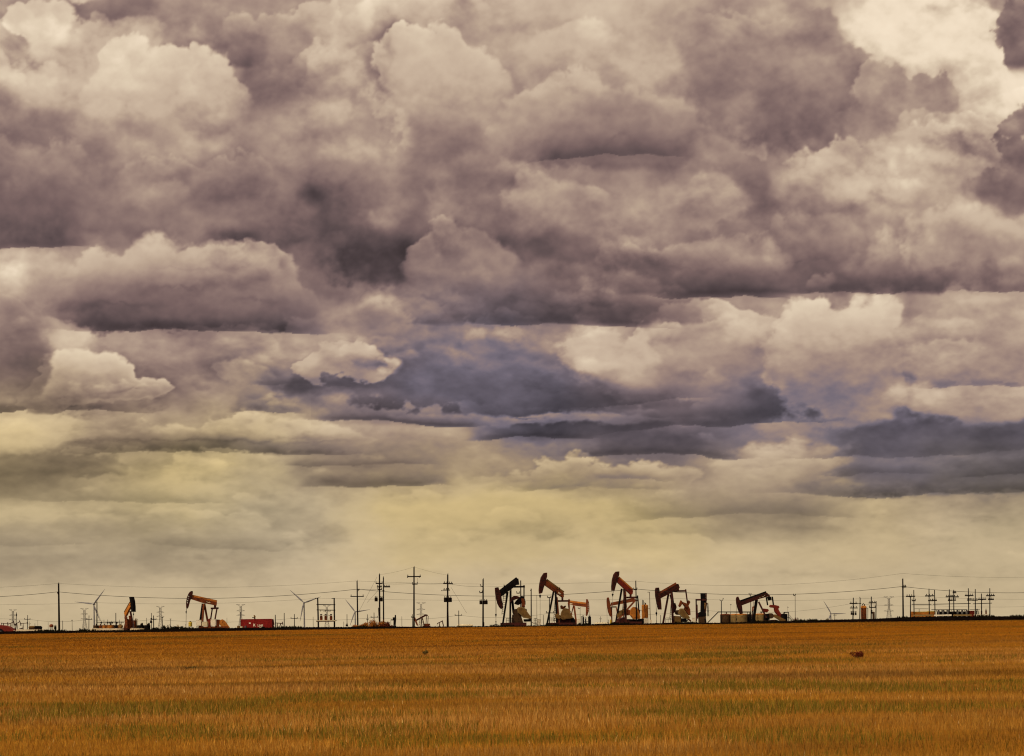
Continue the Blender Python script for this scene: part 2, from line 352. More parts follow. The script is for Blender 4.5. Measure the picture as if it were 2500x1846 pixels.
def cloud_sheet():
    xs = np.arange(SK_X0, SK_X1, SK_S, dtype=np.float32); ys = np.arange(SK_Y0, SK_Y1, SK_S, dtype=np.float32)
    X, Y = np.meshgrid(xs, ys)
    n1, n2, n3, n4 = Noise(3), Noise(11), Noise(29), Noise(47)
    h = np.clip((1528 - Y) / 1528, 0.02, 1.3)
    # things flatten towards the horizon
    fl = 1.0 + 1.5 * (1 - np.clip(h / .60, 0, 1))
    YF = np.cumsum(fl, axis=0) * SK_S
    wx = fbm(n1, X / 240, YF / 240, 6, .58); wy = fbm(n2, X / 240 + 40, YF / 240 + 7, 6, .58)
    fx = fbm(n3, X / 40, YF / 40, 5, .6); fy = fbm(n4, X / 40 + 5, YF / 40 + 3, 5, .6)
    veil = fbm(n3, X / 330 + 3, YF / 250 + 8, 7, .62)             # broad light and dark inside the clouds
    calm = sstep(-1.1, 1.1, fbm(n4, X / 260 + 9, YF / 260, 3, .5))   # where heads are crisp and where they melt
    PX, PY = X + wx * 10 + fx * 2.5, YF + wy * 10 + fy * 2.5
    pz = [n.puff(PX / c, PY / c) for n, c in ((n1, 120), (n2, 62), (n3, 30), (n4, 15))]
    P = .46*pz[0][0] + .28*pz[1][0] + .16*pz[2][0] + .10*pz[3][0]; P = P - P.mean()
    lift = .42*blur(pz[0][1], 6) + .34*blur(pz[1][1], 4) + .16*blur(pz[2][1], 2) + .06*pz[3][1]
    lift = lift * (.25 + .75 * calm)
    rows = [r.split() for r in BASE.strip().splitlines()]
    BL = np.array([[float(c[:-1]) for c in r] for r in rows]); BH = np.array([[HUE[c[-1]] for c in r] for r in rows])
    for k in range(3):                         # tints drift slowly, light and dark do not
        q = np.pad(BH, ((1, 1), (1, 1), (0, 0)), mode='edge'); BH = (q[:-2, 1:-1] + q[2:, 1:-1] + 2 * q[1:-1, 1:-1]) / 4; q = np.pad(BH, ((0, 0), (1, 1), (0, 0)), mode='edge'); BH = (q[:, :-2] + q[:, 2:] + 2 * q[:, 1:-1]) / 4
    B = BL[..., None] * (BH.mean(axis=(0, 1)) + 1.4 * (BH - BH.mean(axis=(0, 1))))
    bx = np.clip((X + wx * 24 + fx * 3 - 50) / 100, 0, B.shape[1] - 1.001); by = np.clip((Y + (wy * 22 + fy * 3) / fl + P * 52 / fl - 50) / 100, 0, B.shape[0] - 1.001)
    ix, iy = bx.astype(int), by.astype(int)
    tx = (.5 * (bx - ix) + .5 * sstep(0, 1, bx - ix))[..., None]; ty = (.5 * (by - iy) + .5 * sstep(0, 1, by - iy))[..., None]
    C = ((B[iy, ix] * (1-tx) + B[iy, ix+1] * tx) * (1-ty) + (B[iy+1, ix] * (1-tx) + B[iy+1, ix+1] * tx) * ty).astype(np.float32)
    C *= (1 + .07 * sstep(1080, 1350, Y))[..., None]
    far = (0.55 + .45 * sstep(0.05, .35, h))
    C *= (1 + far * (0.06 * veil + .11 * lift))[..., None]
    def street(x0, x1, ya, yb, hgt, tone, st):
        yl = ya + (yb - ya) * (X - x0) / (x1 - x0) + wy * 5 + veil * 4 + fy * 1.2
        w = x1 - x0; xx = X + wx * 30
        lat = sstep(x0 - .08 * w, x0 + .26 * w, xx) * sstep(x1 + .08 * w, x1 - .26 * w, xx)
        r = (yl - Y) / (hgt * (1 + .22 * veil + .12 * wx))
        a = np.where(r > 0, np.exp(-np.maximum(r, 0) * 2.2), 0) * sstep(-min(18, hgt * .24) - 8 * (1 - lat) - 8 * (1 - calm), min(16, hgt * .25) + 6 * (1 - lat) + 4 * (1 - calm), yl - Y)
        a = a * lat * st * (.86 + .10 * veil)
        a = np.clip(a, 0, 1)[..., None]
        glow = np.exp(-((Y - yl - 16) / 11.0) ** 2) * lat * .03
        C[...] = C * (1 + glow[..., None]) * (1 - a) + col(float(tone[:-1]), tone[-1]) * (1 + .05 * veil[..., None] + .05 * lift[..., None]) * a
    rr = np.random.RandomState(8)
    loose = []
    for k in range(230):
        cy = rr.uniform(-120, 1000) if k < 150 else rr.uniform(800, 1430); cx = rr.uniform(-250, 2750)
        hh = max(.16, (1528 - cy) / 1528); w = rr.uniform(45, 150) * (.25 + hh); e = 1 + 1.2 * max(0, .6 - hh) / .6
        heads = [(cx + rr.uniform(-.8, .8) * w, cy + rr.uniform(-.35, .3) * w / e, w * rr.uniform(.4, .9), w * rr.uniform(.35, .7) / e) for q in range(5)]
        loose.append((heads, None, rr.uniform(.6, 1.0), cy - w * .8 / e, cy + w * .75 / e, rr.choice([7, 14, 24, 36]) , w * .3 / e, 12, w * .16, 0, .85))
    for heads, ct, cb, y0, y1, su, sd, rag, puf, rim, op in CLOUDS[:NFAR] + loose[150:] + [(STREETS_FAR,) + (0,) * 10] + CLOUDS[NFAR:NMID] + [(STREETS,) + (0,) * 10] + CLOUDS[NMID:NTOP] + [(STREETS_NEAR,) + (0,) * 10] + CLOUDS[NTOP:] + loose[:150]:
        if ct == 0:
            for q in heads: street(*q)
            continue
        m = 130
        xa = min(c[0]-c[2] for c in heads) - m; xb = max(c[0]+c[2] for c in heads) + m
        ya = min(c[1]-c[3] for c in heads) - m; yb = max(c[1]+c[3] for c in heads) + m
        i0, i1 = [int(np.clip((v - SK_X0) / SK_S, 0, len(xs))) for v in (xa, xb)]
        j0, j1 = [int(np.clip((v - SK_Y0) / SK_S, 0, len(ys))) for v in (ya, yb)]
        if i1 <= i0 or j1 <= j0: continue
        s = (slice(j0, j1), slice(i0, i1))
        if ct is not None: op = op * (MERGE if y1 < 1012 else .95)
        size = np.mean([min(c[2], c[3]*2) for c in heads])
        amp = min(34.0, size * .36)
        x = X[s] + wx[s] * amp * .62 + fx[s] * rag * .42; y = Y[s] + (wy[s] * amp * .5 + fy[s] * rag * .40) / fl[s]
        d = np.full(x.shape, -1e3, np.float32)
        for cx, cy, rx, ry in heads:
            q = np.sqrt(((x - cx) / rx)**2 + ((y - cy) / ry)**2) + 1e-4
            d1 = (1 - q) * (rx * ry) / np.sqrt((ry * (x - cx) / (q * rx))**2 + (rx * (y - cy) / (q * ry))**2 + 1e-3)
            k = min(rx, ry) * .5 + 4
            hh = np.clip(0.5 + 0.5 * (d - d1) / k, 0, 1)
            d = d1 + (d - d1) * hh + k * hh * (1 - hh) * .5
        up = sstep(y1 + (y1-y0)*.05, y1 - (y1 - y0) * .55, Y[s])                  # 1 on crowns, 0 at the base
        d = d + P[s] * puf * 2.6 * (0.15 + 0.85 * up) + (veil[s] * amp * .30 + fx[s] * rag * .55) * (1.15 - .6 * up)
        base_d = (y1 + wy[s] * 4 + fy[s] * 1.2 - Y[s])
        soft_e = (sd + (su - sd) * up) * (1 + (1.5 if op >= .6 and su <= 9 else 2.4) * (1 - calm[s]) ** 2)
        soft_e = np.minimum(soft_e, max(c[3] for c in heads) * .75)
        side = sstep(xa + m - 10, xa + m + (xb - xa - 2*m) * .16, X[s] + wx[s]*25) * sstep(xb - m + 10, xb - m - (xb - xa - 2*m) * .16, X[s] + wx[s]*25)
        a = sstep(-.35, 1, d / soft_e) * sstep(-sd * .9, sd * 1.2, base_d) * op * (.35 + .65 * np.maximum(side, up * .5))
        t = np.clip((Y[s] - y0 + P[s] * -40 + veil[s] * .11 * (y1 - y0)) / max(1, (y1 - y0)), 0, 1)
        if ct is None:
            k = far[s] * cb * (1.17 - .30 * t + .10 * lift[s] * up + .05 * veil[s] - 1) * a
            C[s] = C[s] * (1 + k)[..., None]
            continue
        t = .72 * t + .28 * (1 - np.exp(-np.maximum(d, 0) / max(30, size * .9)))
        if su <= 9: C[s] = C[s] * (1 - .13 * op * np.exp(np.minimum(d, 0) / 26.0) * up * far[s] * (.4 + .6 * calm[s]))[..., None]
        c0, c1 = col(float(ct[:-1]), ct[-1]), col(float(cb[:-1]), cb[-1])
        cc = c0 + (c1 - c0) * t[..., None]
        mod = 1 + far[s] * (.17 * lift[s] * (.35 + .65 * up) + 0.10 * veil[s]) + rim * np.exp(-np.maximum(d, 0) / 12.0) * up * 1.4
        cc = cc * mod[..., None]
        C[s] = C[s] * (1 - a[..., None]) + cc * a[..., None]
    C *= (1 + 0.007 * fbm(n4, X / 14, YF / 14, 3)[..., None])
    L = C.mean(axis=2)
    L = L + (.42 * (L - blur(L, 26)) + .16 * (L - blur(L, 6))) * far * (1 - .8 * sstep(190, 228, L))
    mc = np.array([[1.0 if q[-1] == 'c' else 0.0 for q in r] for r in rows]); q = np.pad(mc, 1, mode='edge'); mc = np.maximum.reduce([mc, q[:-2, 1:-1] * .8, q[2:, 1:-1] * .8, q[1:-1, :-2] * .8, q[1:-1, 2:] * .8])
    mc = mc[iy, ix] * (1-tx[..., 0]) * (1-ty[..., 0]) + mc[iy, ix+1] * tx[..., 0] * (1-ty[..., 0]) + mc[iy+1, ix] * (1-tx[..., 0]) * ty[..., 0] + mc[iy+1, ix+1] * tx[..., 0] * ty[..., 0]
    L = np.where(L > 172, 172 + (L - 172) * (.5 + .45 * np.clip(mc * 1.3, 0, 1)), L)
    k = sstep(200, 235, L); G = 155 + (L - 153) * (1 + .20 * sstep(.12, .4, h)); L = k * L + (1 - k) * G
    # dark bellies are mauve, lit crowns cream; yellow low down, slate in the rain band
    px = np.array([72., 104., 134., 166., 205., 242.]); tone = np.array([(1.11, .935, .955), (1.145, .937, .918), (1.14, .957, .885), (1.12, .98, .86), (1.085, .99, .865), (1.065, .99, .885)])
    T = np.stack([np.interp(L, px, tone[:, i]) for i in range(3)], -1)
    tint = {'y': (1.12, .985, .70), 'b': (1.02, .945, 1.055), 't': (1.085, .998, .83), 'h': (1.10, .985, .785)}
    for c, w in tint.items():
        M_ = np.array([[1.0 if q[-1] == c else 0.0 for q in r] for r in rows])
        for _ in range(3): q = np.pad(M_, 1, mode='edge'); M_ = (q[:-2, 1:-1] + q[2:, 1:-1] + q[1:-1, :-2] + q[1:-1, 2:] + 2 * q[1:-1, 1:-1]) / 6
        m = M_[iy, ix] * (1-tx[..., 0]) * (1-ty[..., 0]) + M_[iy, ix+1] * tx[..., 0] * (1-ty[..., 0]) + M_[iy+1, ix] * (1-tx[..., 0]) * ty[..., 0] + M_[iy+1, ix+1] * tx[..., 0] * ty[..., 0]
        m = np.clip(m * (1.7 if c in 'yb' else 1.3), 0, 1) * (1 if c != 'b' else sstep(148, 108, L))
        T = T * (1 - m[..., None]) + np.array(w) * m[..., None]
    C = np.clip(L, 20, 250)[..., None] * T
    return xs, ys, np.clip(C, 0, 255) / 255.0
# ================================================================ builders
def pump(label, s, piv, mats, head=None, slots=(), beam=None, flange=None, links=(), eq=None, pitmans=(), legs=(), ladders=(), weights=(), boxes=(), guard=None,
         gears=(), motors=(), skid=None, bridle=(), carrier=None, rods=(), rails=(), plates=(), depth=2.4, thick=.55, group='pump jacks in the main row', valves=()):
    """a beam pumping unit; every outline is read off sheet s"""
    hm, bm, lm = mats['head'], mats['beam'], mats['legs']
    base = s.g(piv[0], 1000, 0); t = thing('pump_jack', base, label, 'pump jack', group)
    ac = s.across; P = s.p
    if head: MB().prism([P(*q) for q in head], ac * thick * 1.35, [[P(*q) for q in h] for h in slots]).build('horsehead', hm, t)
    if beam:
        w = MB().prism([P(*q) for q in beam], ac * thick).build('walking_beam', bm, t)
        if flange:
            a, b = P(*flange[0]), P(*flange[1]); up = Vector((0, 0, .05))
            MB().bar(a + up, b + up, thick * 1.25, .12).build('top_flange', mats.get('flange', bm), w)  # lighter flange colours paint in the highlight along the beam top
        for pl in plates:
            MB().prism([P(*q) - ac.normalized() * thick * .53 for q in pl], ac * .03).build('name_plate', M['pale'], w)
    for a, b, th in links: MB().bar(P(*a), P(*b), thick * .8, s.m(th)).build('bearing_link', mats.get('eq', bm), t)
    if eq:
        (xa, ya), (xb, yb), th = eq
        MB().bar(P(xa, ya) + ac * depth * .4, P(xb, yb) - ac * depth * .4, .4, s.m(th)).build('equalizer', mats.get('eq', bm), t)
    for k, (a, b, th) in enumerate(pitmans):
        off = ac * depth * (.4 if k % 2 == 0 else -.4)
        MB().bar(P(*a) + off, P(*b) + off, .28, s.m(th) * 1.15).build('pitman_arm', mats.get('pit', lm), t)
    for k, (a, b, th) in enumerate(legs):
        off = ac * depth * (.42 if k % 2 == 0 else -.42); foot = P(*b) + off
        if b[1] > 930 or s.k < .12 and b[1] > 780: foot.z = GZ
        MB().bar(P(*a) + off * .2, foot, s.m(th) * 1.18).build('leg', mats.get('leg%d' % k, lm), t)
    for a, b, c, d, n in ladders:
        l = MB(); off = ac * -depth * .5; a, b, c, d = [P(*q) + off for q in (a, b, c, d)]
        l.tube(a, b, .06).tube(c, d, .06)
        for i in range(n): f = (i + .5) / n; l.tube(a.lerp(b, f), c.lerp(d, f), .04)
        l.build('ladder', mats.get('ladder', lm), t)
    for k, (poly, m, rel) in enumerate(weights):
        off = ac * depth * rel
        MB().prism([P(*q) + off for q in poly], ac * .45).build('counterweight', M[m], t)
    for poly, m, w in boxes: MB().prism([P(*q) for q in poly], ac * w).build('support_frame', M[m], t)
    for c, r, m in gears:
        cc = P(*c); b = MB(); n = 20; rr = s.m(r)
        b.prism([cc + Vector((math.cos(i*2*math.pi/n) * rr, 0, math.sin(i*2*math.pi/n) * rr)) for i in range(n)], ac * 1.1).build('gearbox', M[m], t)
    if guard:
        poly, m = guard; off = ac * -depth * .52
        g = MB().prism([P(*q) + off for q in poly], ac * .42).build('belt_guard', M[m], t)
        cx = sum(q[0] for q in poly) / len(poly); cy = sum(q[1] for q in poly) / len(poly)
        MB().prism([P(cx + (q[0]-cx)*.82, cy + (q[1]-cy)*.82) + off - ac * .225 for q in poly], ac * .03).build('cover_panel', M['tan'] if m == 'cream' else M[m], g)
    for x0, y0, x1, y1, m in motors:
        b = MB(); lo, hi = P(x0, y1), P(x1, y0); b.box((lo.x, lo.y - .7, min(lo.z, hi.z)), (hi.x, lo.y + .5, max(lo.z, hi.z)))
        r = abs(hi.z - lo.z) * .42; b.tube(Vector(((lo.x + hi.x)/2, lo.y - .8, (lo.z + hi.z)/2)), Vector(((lo.x + hi.x)/2, lo.y - .95, (lo.z+hi.z)/2)), r, r, 14)
        b.build('motor', M[m], t)
    if skid:
        x0, x1, yt, m = skid; a, b = P(x0, yt), P(x1, yt); k = MB(); hh = max(.25, a.z - GZ)
        for e in (-.45, .45): k.bar(Vector((a.x, a.y, GZ + hh/2)) + ac * depth * e, Vector((b.x, b.y, GZ + hh/2)) + ac * depth * e, hh, .3, up=(0, 0, 1)) if False else k.box(*[tuple(q) for q in sbox(a, b, ac * depth * e, hh)])
        n = 6
        for i in range(n):
            f = (i + .5) / n; c = a.lerp(b, f); k.bar(Vector((c.x, c.y, GZ + hh * .5)) - ac * depth * .45, Vector((c.x, c.y, GZ + hh * .5)) + ac * depth * .45, .25, hh * .6)
        k.build('skid', M[m], t)
    if bridle:
        b = MB()
        for a, c in bridle: b.tube(P(*a), P(*c), .03)
        b.build('bridle', M['black'], t)
    if carrier:
        (x, y0), (x1, y1), th = carrier; b = MB(); c0, c1 = P(x, y0), P(x1, y1); w = s.m(th) / 2
        zz = c1.z - c0.z; b.lathe(c0, [(.02, 0), (w*.45, zz*.1), (w*.5, zz*.4), (w, zz*.6), (w*.9, zz*.85), (.04, zz)], 10).build('carrier_bar', M['black'], t)
    for a, c, r in rods: MB().tube(P(*a), Vector((P(*c).x, P(*c).y, GZ)) if c[1] > 940 else P(*c), r).build('polished_rod', M['steel'], t)
    for x0, x1, y0, y1, n in rails:
        b = MB(); off = ac * -depth * .55
        for i in range(n + 1): x = x0 + (x1 - x0) * i / n; q = P(x, y0) + off; b.tube(q, Vector((q.x, q.y, GZ)), .05)
        for f in (0, .5): y = y0 + (y1 - y0) * f; b.tube(P(x0, y) + off, P(x1, y) + off, .045)
        b.build('railing', M['black'], t)
    for x, y, th in valves:
        q = P(x, y); w = s.m(th); b = MB(); b.tube(Vector((q.x, q.y, GZ)), q, w * .25); b.tube(Vector((q.x - w, q.y, (q.z + GZ)/2)), Vector((q.x + w, q.y, (q.z + GZ)/2)), w * .22); b.ball(q, w * .38, 8, 6)
        b.build('wellhead', M['black'], t)
    return t

def sbox(a, b, off, hh):
    a, b = a + off, b + off
    return (min(a.x, b.x), min(a.y, b.y) - .15, GZ - .3), (max(a.x, b.x), min(a.y, b.y) + .15, GZ + hh)

def insulator(q, parent, h=.28, m='can'):
    MB().tube(q, q + Vector((0, 0, h * .35)), .03).lathe(q + Vector((0, 0, h * .3)), [(.03, 0), (.13, .02), (.08, .06), (.13, .11), (.06, .16), (.10, .22), (.001, .30)], 8).build('insulator', M[m], parent)

def pole(label, s, top, bx, w, arms=(), cans=(), guys=(), cap=True, name='utility_pole', cat='utility pole', group='wooden utility poles', m='wood', extra=(), by=1000):
    tp = s.p(*top); bt = s.g(bx, by); t = thing(name, bt, label, cat, group); r = s.m(w) / 2 * 1.2
    b = MB().tube(bt - Vector((0, 0, .4)), tp, r * 1.12, r * .8, 10)
    if cap: b.tube(tp - Vector((0, 0, .05)), tp + Vector((.06, 0, .28)), r * .45, r * .3, 6)
    b.build('shaft', M[m], t)
    for a in arms:
        x0, y0, x1, y1 = a[:4]; n = a[4] if len(a) > 4 else 3; th = (a[5] if len(a) > 5 else .17) * 1.55
        p, q = s.p(x0, y0), s.p(x1, y1); off = Vector((0, -r - th * .4, 0))
        c = MB().bar(p + off, q + off, th, th).build('crossarm', M[m], t)
        for i in range(n):
            f = (i + .5) / n if n > 2 else (.05 + .9 * i / max(1, n - 1)); insulator(p.lerp(q, f) + off + Vector((0, 0, th * .4)), c)
        if len(a) > 6:
            k = MB()
            cx = (tp.x + bt.x) / 2
            for e in (p, q): mid = Vector((cx, p.y, e.z)).lerp(e, .6); k.bar(mid + off, Vector((cx, p.y, e.z - s.m(a[6]))) + off, .05)
            k.build('arm_brace', M[m], c)
    for x0, y0, x1, y1 in cans:
        p, q = s.p(x0, y1), s.p(x1, y0); cx = (p.x + q.x) / 2; rr = abs(q.x - p.x) / 2; hh = q.z - p.z
        c = Vector((cx, s.D - r - rr * .6, p.z))
        k = MB().lathe(c, [(.01, 0), (rr * .95, 0), (rr, hh * .05), (rr, hh * .82), (rr * 1.06, hh * .84), (rr * 1.06, hh * .88), (rr * .6, hh * .95), (.01, hh)], 14).build('transformer', M['can'], t)
        for e in (-.5, .5): insulator(c + Vector((rr * e, 0, hh * .9)), k, .3)
    for a, b2 in guys: MB().tube(s.p(*a), s.p(*b2), .022).build('guy_wire', M['wire'], t)
    for kind, *z in extra:
        if kind == 'bar': MB().bar(s.p(z[0], z[1]), s.p(z[2], z[3]), s.m(z[4])).build(z[5] if len(z) > 5 else 'bracket', M[m], t)
        if kind == 'ball':
            MB().ball(s.p(z[0], z[1]) + Vector((0, -r - .1, 0)), s.m(z[2])).build(z[3], M['can'], t)
        if kind == 'lamp':
            a, c = s.p(z[0], z[1]), s.p(z[2], z[3]); MB().tube(a, c, s.m(z[4]) * .45, s.m(z[4]), 10).build('floodlight', M['black'], t)
    return t

def turbine(label, s, hub, tips, blade=45.0):
    hb = s.p(*hub); bt = Vector((hb.x, hb.y, GZ)); t = thing('wind_turbine', bt, label, 'wind turbine', 'wind turbines on the horizon')
    MB().tube(bt, hb, 2.0, 1.2, 16).build('tower', M['blade'], t)
    MB().box((hb.x - 1.6, hb.y - 3, hb.z - 1.5), (hb.x + 1.6, hb.y + 6, hb.z + 1.7)).build('nacelle', M['blade'], t)
    hc = hb + Vector((0, -4.2, 0)); MB().lathe(hc, [(.05, -1.9), (1.2, -1.3), (1.8, 0), (1.6, 1.2)], 14, 'y').build('hub', M['blade'], t) if False else MB().ball(hc, 1.9, 14, 8).build('hub', M['blade'], t)
    for k in tips:
        tip = s.p(*k); d = Vector((tip.x - hb.x, 0, tip.z - hb.z)); L = d.length; d.normalize(); a = Vector((d.z, 0, -d.x)); b = MB(); vs = []; st = 14
        for i in range(st + 1):
            f = i / st; ch = (1.1 + 2.6 * min(1, f / .18) if f < .18 else 3.7 * max(0, 1 - (f - .18) / .82) ** .8 + .35); th = max(.12, ch * .28 * (1 - f * .7)) if f > .05 else 1.1
            tw = math.radians(25 * (1 - f)); av = a * math.cos(tw) + Vector((0, 1, 0)) * math.sin(tw); nv = Vector((0, 1, 0)) * math.cos(tw) - a * math.sin(tw); c = hc + d * (L * f)
            for q in range(8):
                g = q * math.pi / 4; vs.append(c + av * (math.cos(g) * ch * .5 + ch * .12) + nv * (math.sin(g) * th * .5))
        fs = [(i*8 + q, i*8 + (q+1) % 8, (i+1)*8 + (q+1) % 8, (i+1)*8 + q) for i in range(st) for q in range(8)]
        b.add(vs, fs, True); b.add(vs[-8:], [tuple(range(8))]); b.build('blade', M['blade'], t)
    return t

def pylon(label, s, cx, top, arms, by=1100, r=.20):
    """a lattice transmission tower: body, head and cross arms of steel angles"""
    c = s.p(cx, top); z1 = c.z; bt = Vector((c.x, s.D, GZ)); t = thing('transmission_tower', bt, label, 'transmission tower', 'steel lattice towers on the horizon')
    hgt = z1 - GZ; b = MB(); wb, wt = hgt * .11, hgt * .032; n = 9
    def wid(f): return wb + (wt - wb) * min(1, f / .55) if f < .55 else wt
    prev = None
    for i in range(n + 1):
        f = i / n; w = wid(f); z = GZ + hgt * f * .96; ring = [Vector((c.x + sx * w, s.D + sy * w, z)) for sx, sy in ((-1,-1),(1,-1),(1,1),(-1,1))]
        if prev:
            for k in range(4): b.tube(prev[k], ring[k], r, r, 4, False); b.tube(prev[k], ring[(k+1) % 4], r * .6, r * .6, 4, False); b.tube(prev[(k+1) % 4], ring[k], r * .6, r * .6, 4, False); b.tube(ring[k], ring[(k+1) % 4], r * .6, r * .6, 4, False)
        prev = ring
    b.build('lattice_body', M['zinc'], t)
    for x0, y, x1, tip in arms:
        k = MB(); p, q = s.p(x0, y), s.p(x1, y); mid = Vector((c.x, s.D, (p.z + q.z) / 2)); w = wt
        for e, sg in ((p, -1), (q, 1)):
            e2 = e + Vector((0, 0, s.m(tip)))
            a1, a2 = mid + Vector((sg * w, 0, s.m(14))), mid + Vector((sg * w, 0, -s.m(10)))
            k.tube(a1, e2, r * 1.5, r * 1.2, 4).tube(a2, e2, r * 1.5, r * 1.2, 4)
            for f in (.3, .6): k.tube(a1.lerp(e2, f), a2.lerp(e2, f * .8), r * .5, r * .5, 4)
            k.tube(e2, e2 - Vector((0, 0, s.m(12))), r * .5, r * .5, 4)
        k.build('cross_arm', M['zinc'], t)
    return t

def vtank(label, s, x0, x1, yt, m, cat='tank', name='storage_tank', group=None, dome=.06, bands=True, dy=0.0, bot=None, rim=None, fittings=True):
    a, b = s.p(x0, yt, dy), s.p(x1, yt, dy); cx = (a.x + b.x) / 2; r = (b.x - a.x) / 2; z1 = (a.z + b.z) / 2; z0 = GZ if bot is None else s.p(x0, bot, dy).z
    c = Vector((cx, s.D + dy + r * .0, z0)); t = thing(name, c, label, cat, group); hh = z1 - z0
    prof = [(r * .98, -.05), (r, 0), (r, hh * (1 - dome * .5))]
    MB().lathe(c, prof, 32).build('shell', M[m], t)
    MB().lathe(c, [(r * 1.015, hh * (1 - dome) - .02), (r * 1.02, hh * (1 - dome * .5)), (r * .72, hh * (1 - dome * .16)), (.02, hh)], 32).build('roof', M[rim or m], t)
    if bands:
        k = MB()
        for f in (.33, .66): k.lathe(c, [(r * 1.002, hh * f - .03), (r * 1.012, hh * f - .02), (r * 1.012, hh * f + .02), (r * 1.002, hh * f + .03)], 32)
        k.build('weld_band', M[m], t)
    if fittings:
        MB().tube(c + Vector((r * .2, -r * .4, hh * .96)), c + Vector((r * .2, -r * .4, hh * 1.0 + .35)), .12, .12, 10).build('hatch', M['brown'], t)
        k = MB()
        for e in (-.2, .2): k.tube(c + Vector((-r * .5 + e, -r * .9, 0)), c + Vector((-r * .5 + e, -r * .9, hh)), .025)
        n = max(4, int(hh / .35))
        for i in range(n): z = hh * (i + .5) / n; k.tube(c + Vector((-r * .5 - .2, -r * .9, z)), c + Vector((-r * .5 + .2, -r * .9, z)), .02)
        k.build('ladder', M['brown'], t)
    return t

def htank(label, s, x0, x1, yt, yb, m, saddle=True, group=None, vents=3):
    a, b = s.p(x0, yt), s.p(x1, yb); r = (a.z - b.z) / 2; cz = (a.z + b.z) / 2; c0, c1 = Vector((a.x + r, s.D, cz)), Vector((b.x - r, s.D, cz))
    t = thing('storage_tank', Vector(((a.x + b.x) / 2, s.D, GZ)), label, 'tank', group)
    L = c1.x - c0.x
    MB().lathe(c0, [(.01, -r * .5), (r * .6, -r * .4), (r * .92, -r * .15), (r, 0), (r, L), (r * .92, L + r * .15), (r * .6, L + r * .4), (.01, L + r * .5)], 24, 'x').build('shell', M[m], t)
    for f in (.2, .8): x = c0.x + L * f; MB().box((x - .2, s.D - r * .8, GZ), (x + .2, s.D + r * .8, cz - r * .3)).build('saddle', M['brown'], t)
    for i in range(vents): x = c0.x + L * (i + .5) / vents; MB().tube((x, s.D, cz + r * .9), (x, s.D, cz + r * 1.35), .09, .09).build('vent_pipe', M['brown'], t)
    return t

def shrub(label, c, rx, rz, m, n=500, leaf=.12, cat='shrub', name='shrub', group=None, seed=1, lump=5):
    """twigs and leaf flakes in an uneven mound"""
    rr = random.Random(seed); t = thing(name, c, label, cat, group); heads = [(rr.uniform(-.65, .65) * rx, rr.uniform(-.5, .5) * rx, rr.uniform(.25, .62) * rz, rr.uniform(.28, .55)) for _ in range(lump)]
    heads.append((0, 0, rz * .4, .6))
    b = MB()
    for _ in range(n):
        hx, hy, hz, hr = rr.choice(heads); th = rr.uniform(0, 2 * math.pi); u = rr.uniform(-.7, 1); q = hr * rr.uniform(.45, 1.08); w = math.sqrt(max(0, 1 - u*u))
        p = c + Vector((hx + math.cos(th) * w * q * rx * .8, hy + math.sin(th) * w * q * rx * .8, max(.02, hz + u * q * rz * .9)))
        d = Vector((rr.uniform(-1, 1), rr.uniform(-1, 1), rr.uniform(-.2, 1.2))).normalized(); e = d.cross(Vector((rr.uniform(-1, 1), rr.uniform(-1, 1), rr.uniform(-1, 1)))).normalized(); l = leaf * rr.uniform(.6, 1.6)
        b.add([p - d * l, p + e * l * .35, p + d * l, p - e * l * .35], [(0, 1, 2, 3)])
    b.build('foliage', m, t)
    k = MB()
    for i in range(7):
        th = rr.uniform(0, 2 * math.pi); k.tube(c - Vector((0, 0, .1)), c + Vector((math.cos(th) * rx * .5, math.sin(th) * rx * .4, rz * rr.uniform(.5, .85))), .03 * max(1, rz / 2), .01, 5)
    k.build('stem', M['brown'], t)
    return t

def wire(label, pts, r=.022, sag=0.0, group='overhead lines'):
    """one run of cable through its supports, hanging in each span"""
    out = []
    for (a, b) in zip(pts[:-1], pts[1:]):
        n = max(4, int((b - a).length / 3))
        for i in range(n): f = i / n; q = a.lerp(b, f); q.z -= sag * 4 * f * (1 - f) * ((b - a).length / 65.0); out.append(q)
    out.append(pts[-1]); o = MB().path(out, r, 4).build('overhead_wire', M['wire']); return tag(o, label, 'wire', group)

def text_mesh(body, size, ext):
    cu = bpy.data.curves.new('lettering', 'FONT'); cu.body = body; cu.size = size; cu.extrude = ext; cu.offset = size * .018; cu.align_x = 'LEFT'
    o = bpy.data.objects.new('lettering', cu); COL.objects.link(o); dg = bpy.context.evaluated_depsgraph_get(); me = bpy.data.meshes.new_from_object(o.evaluated_get(dg)); bpy.data.objects.remove(o); return me
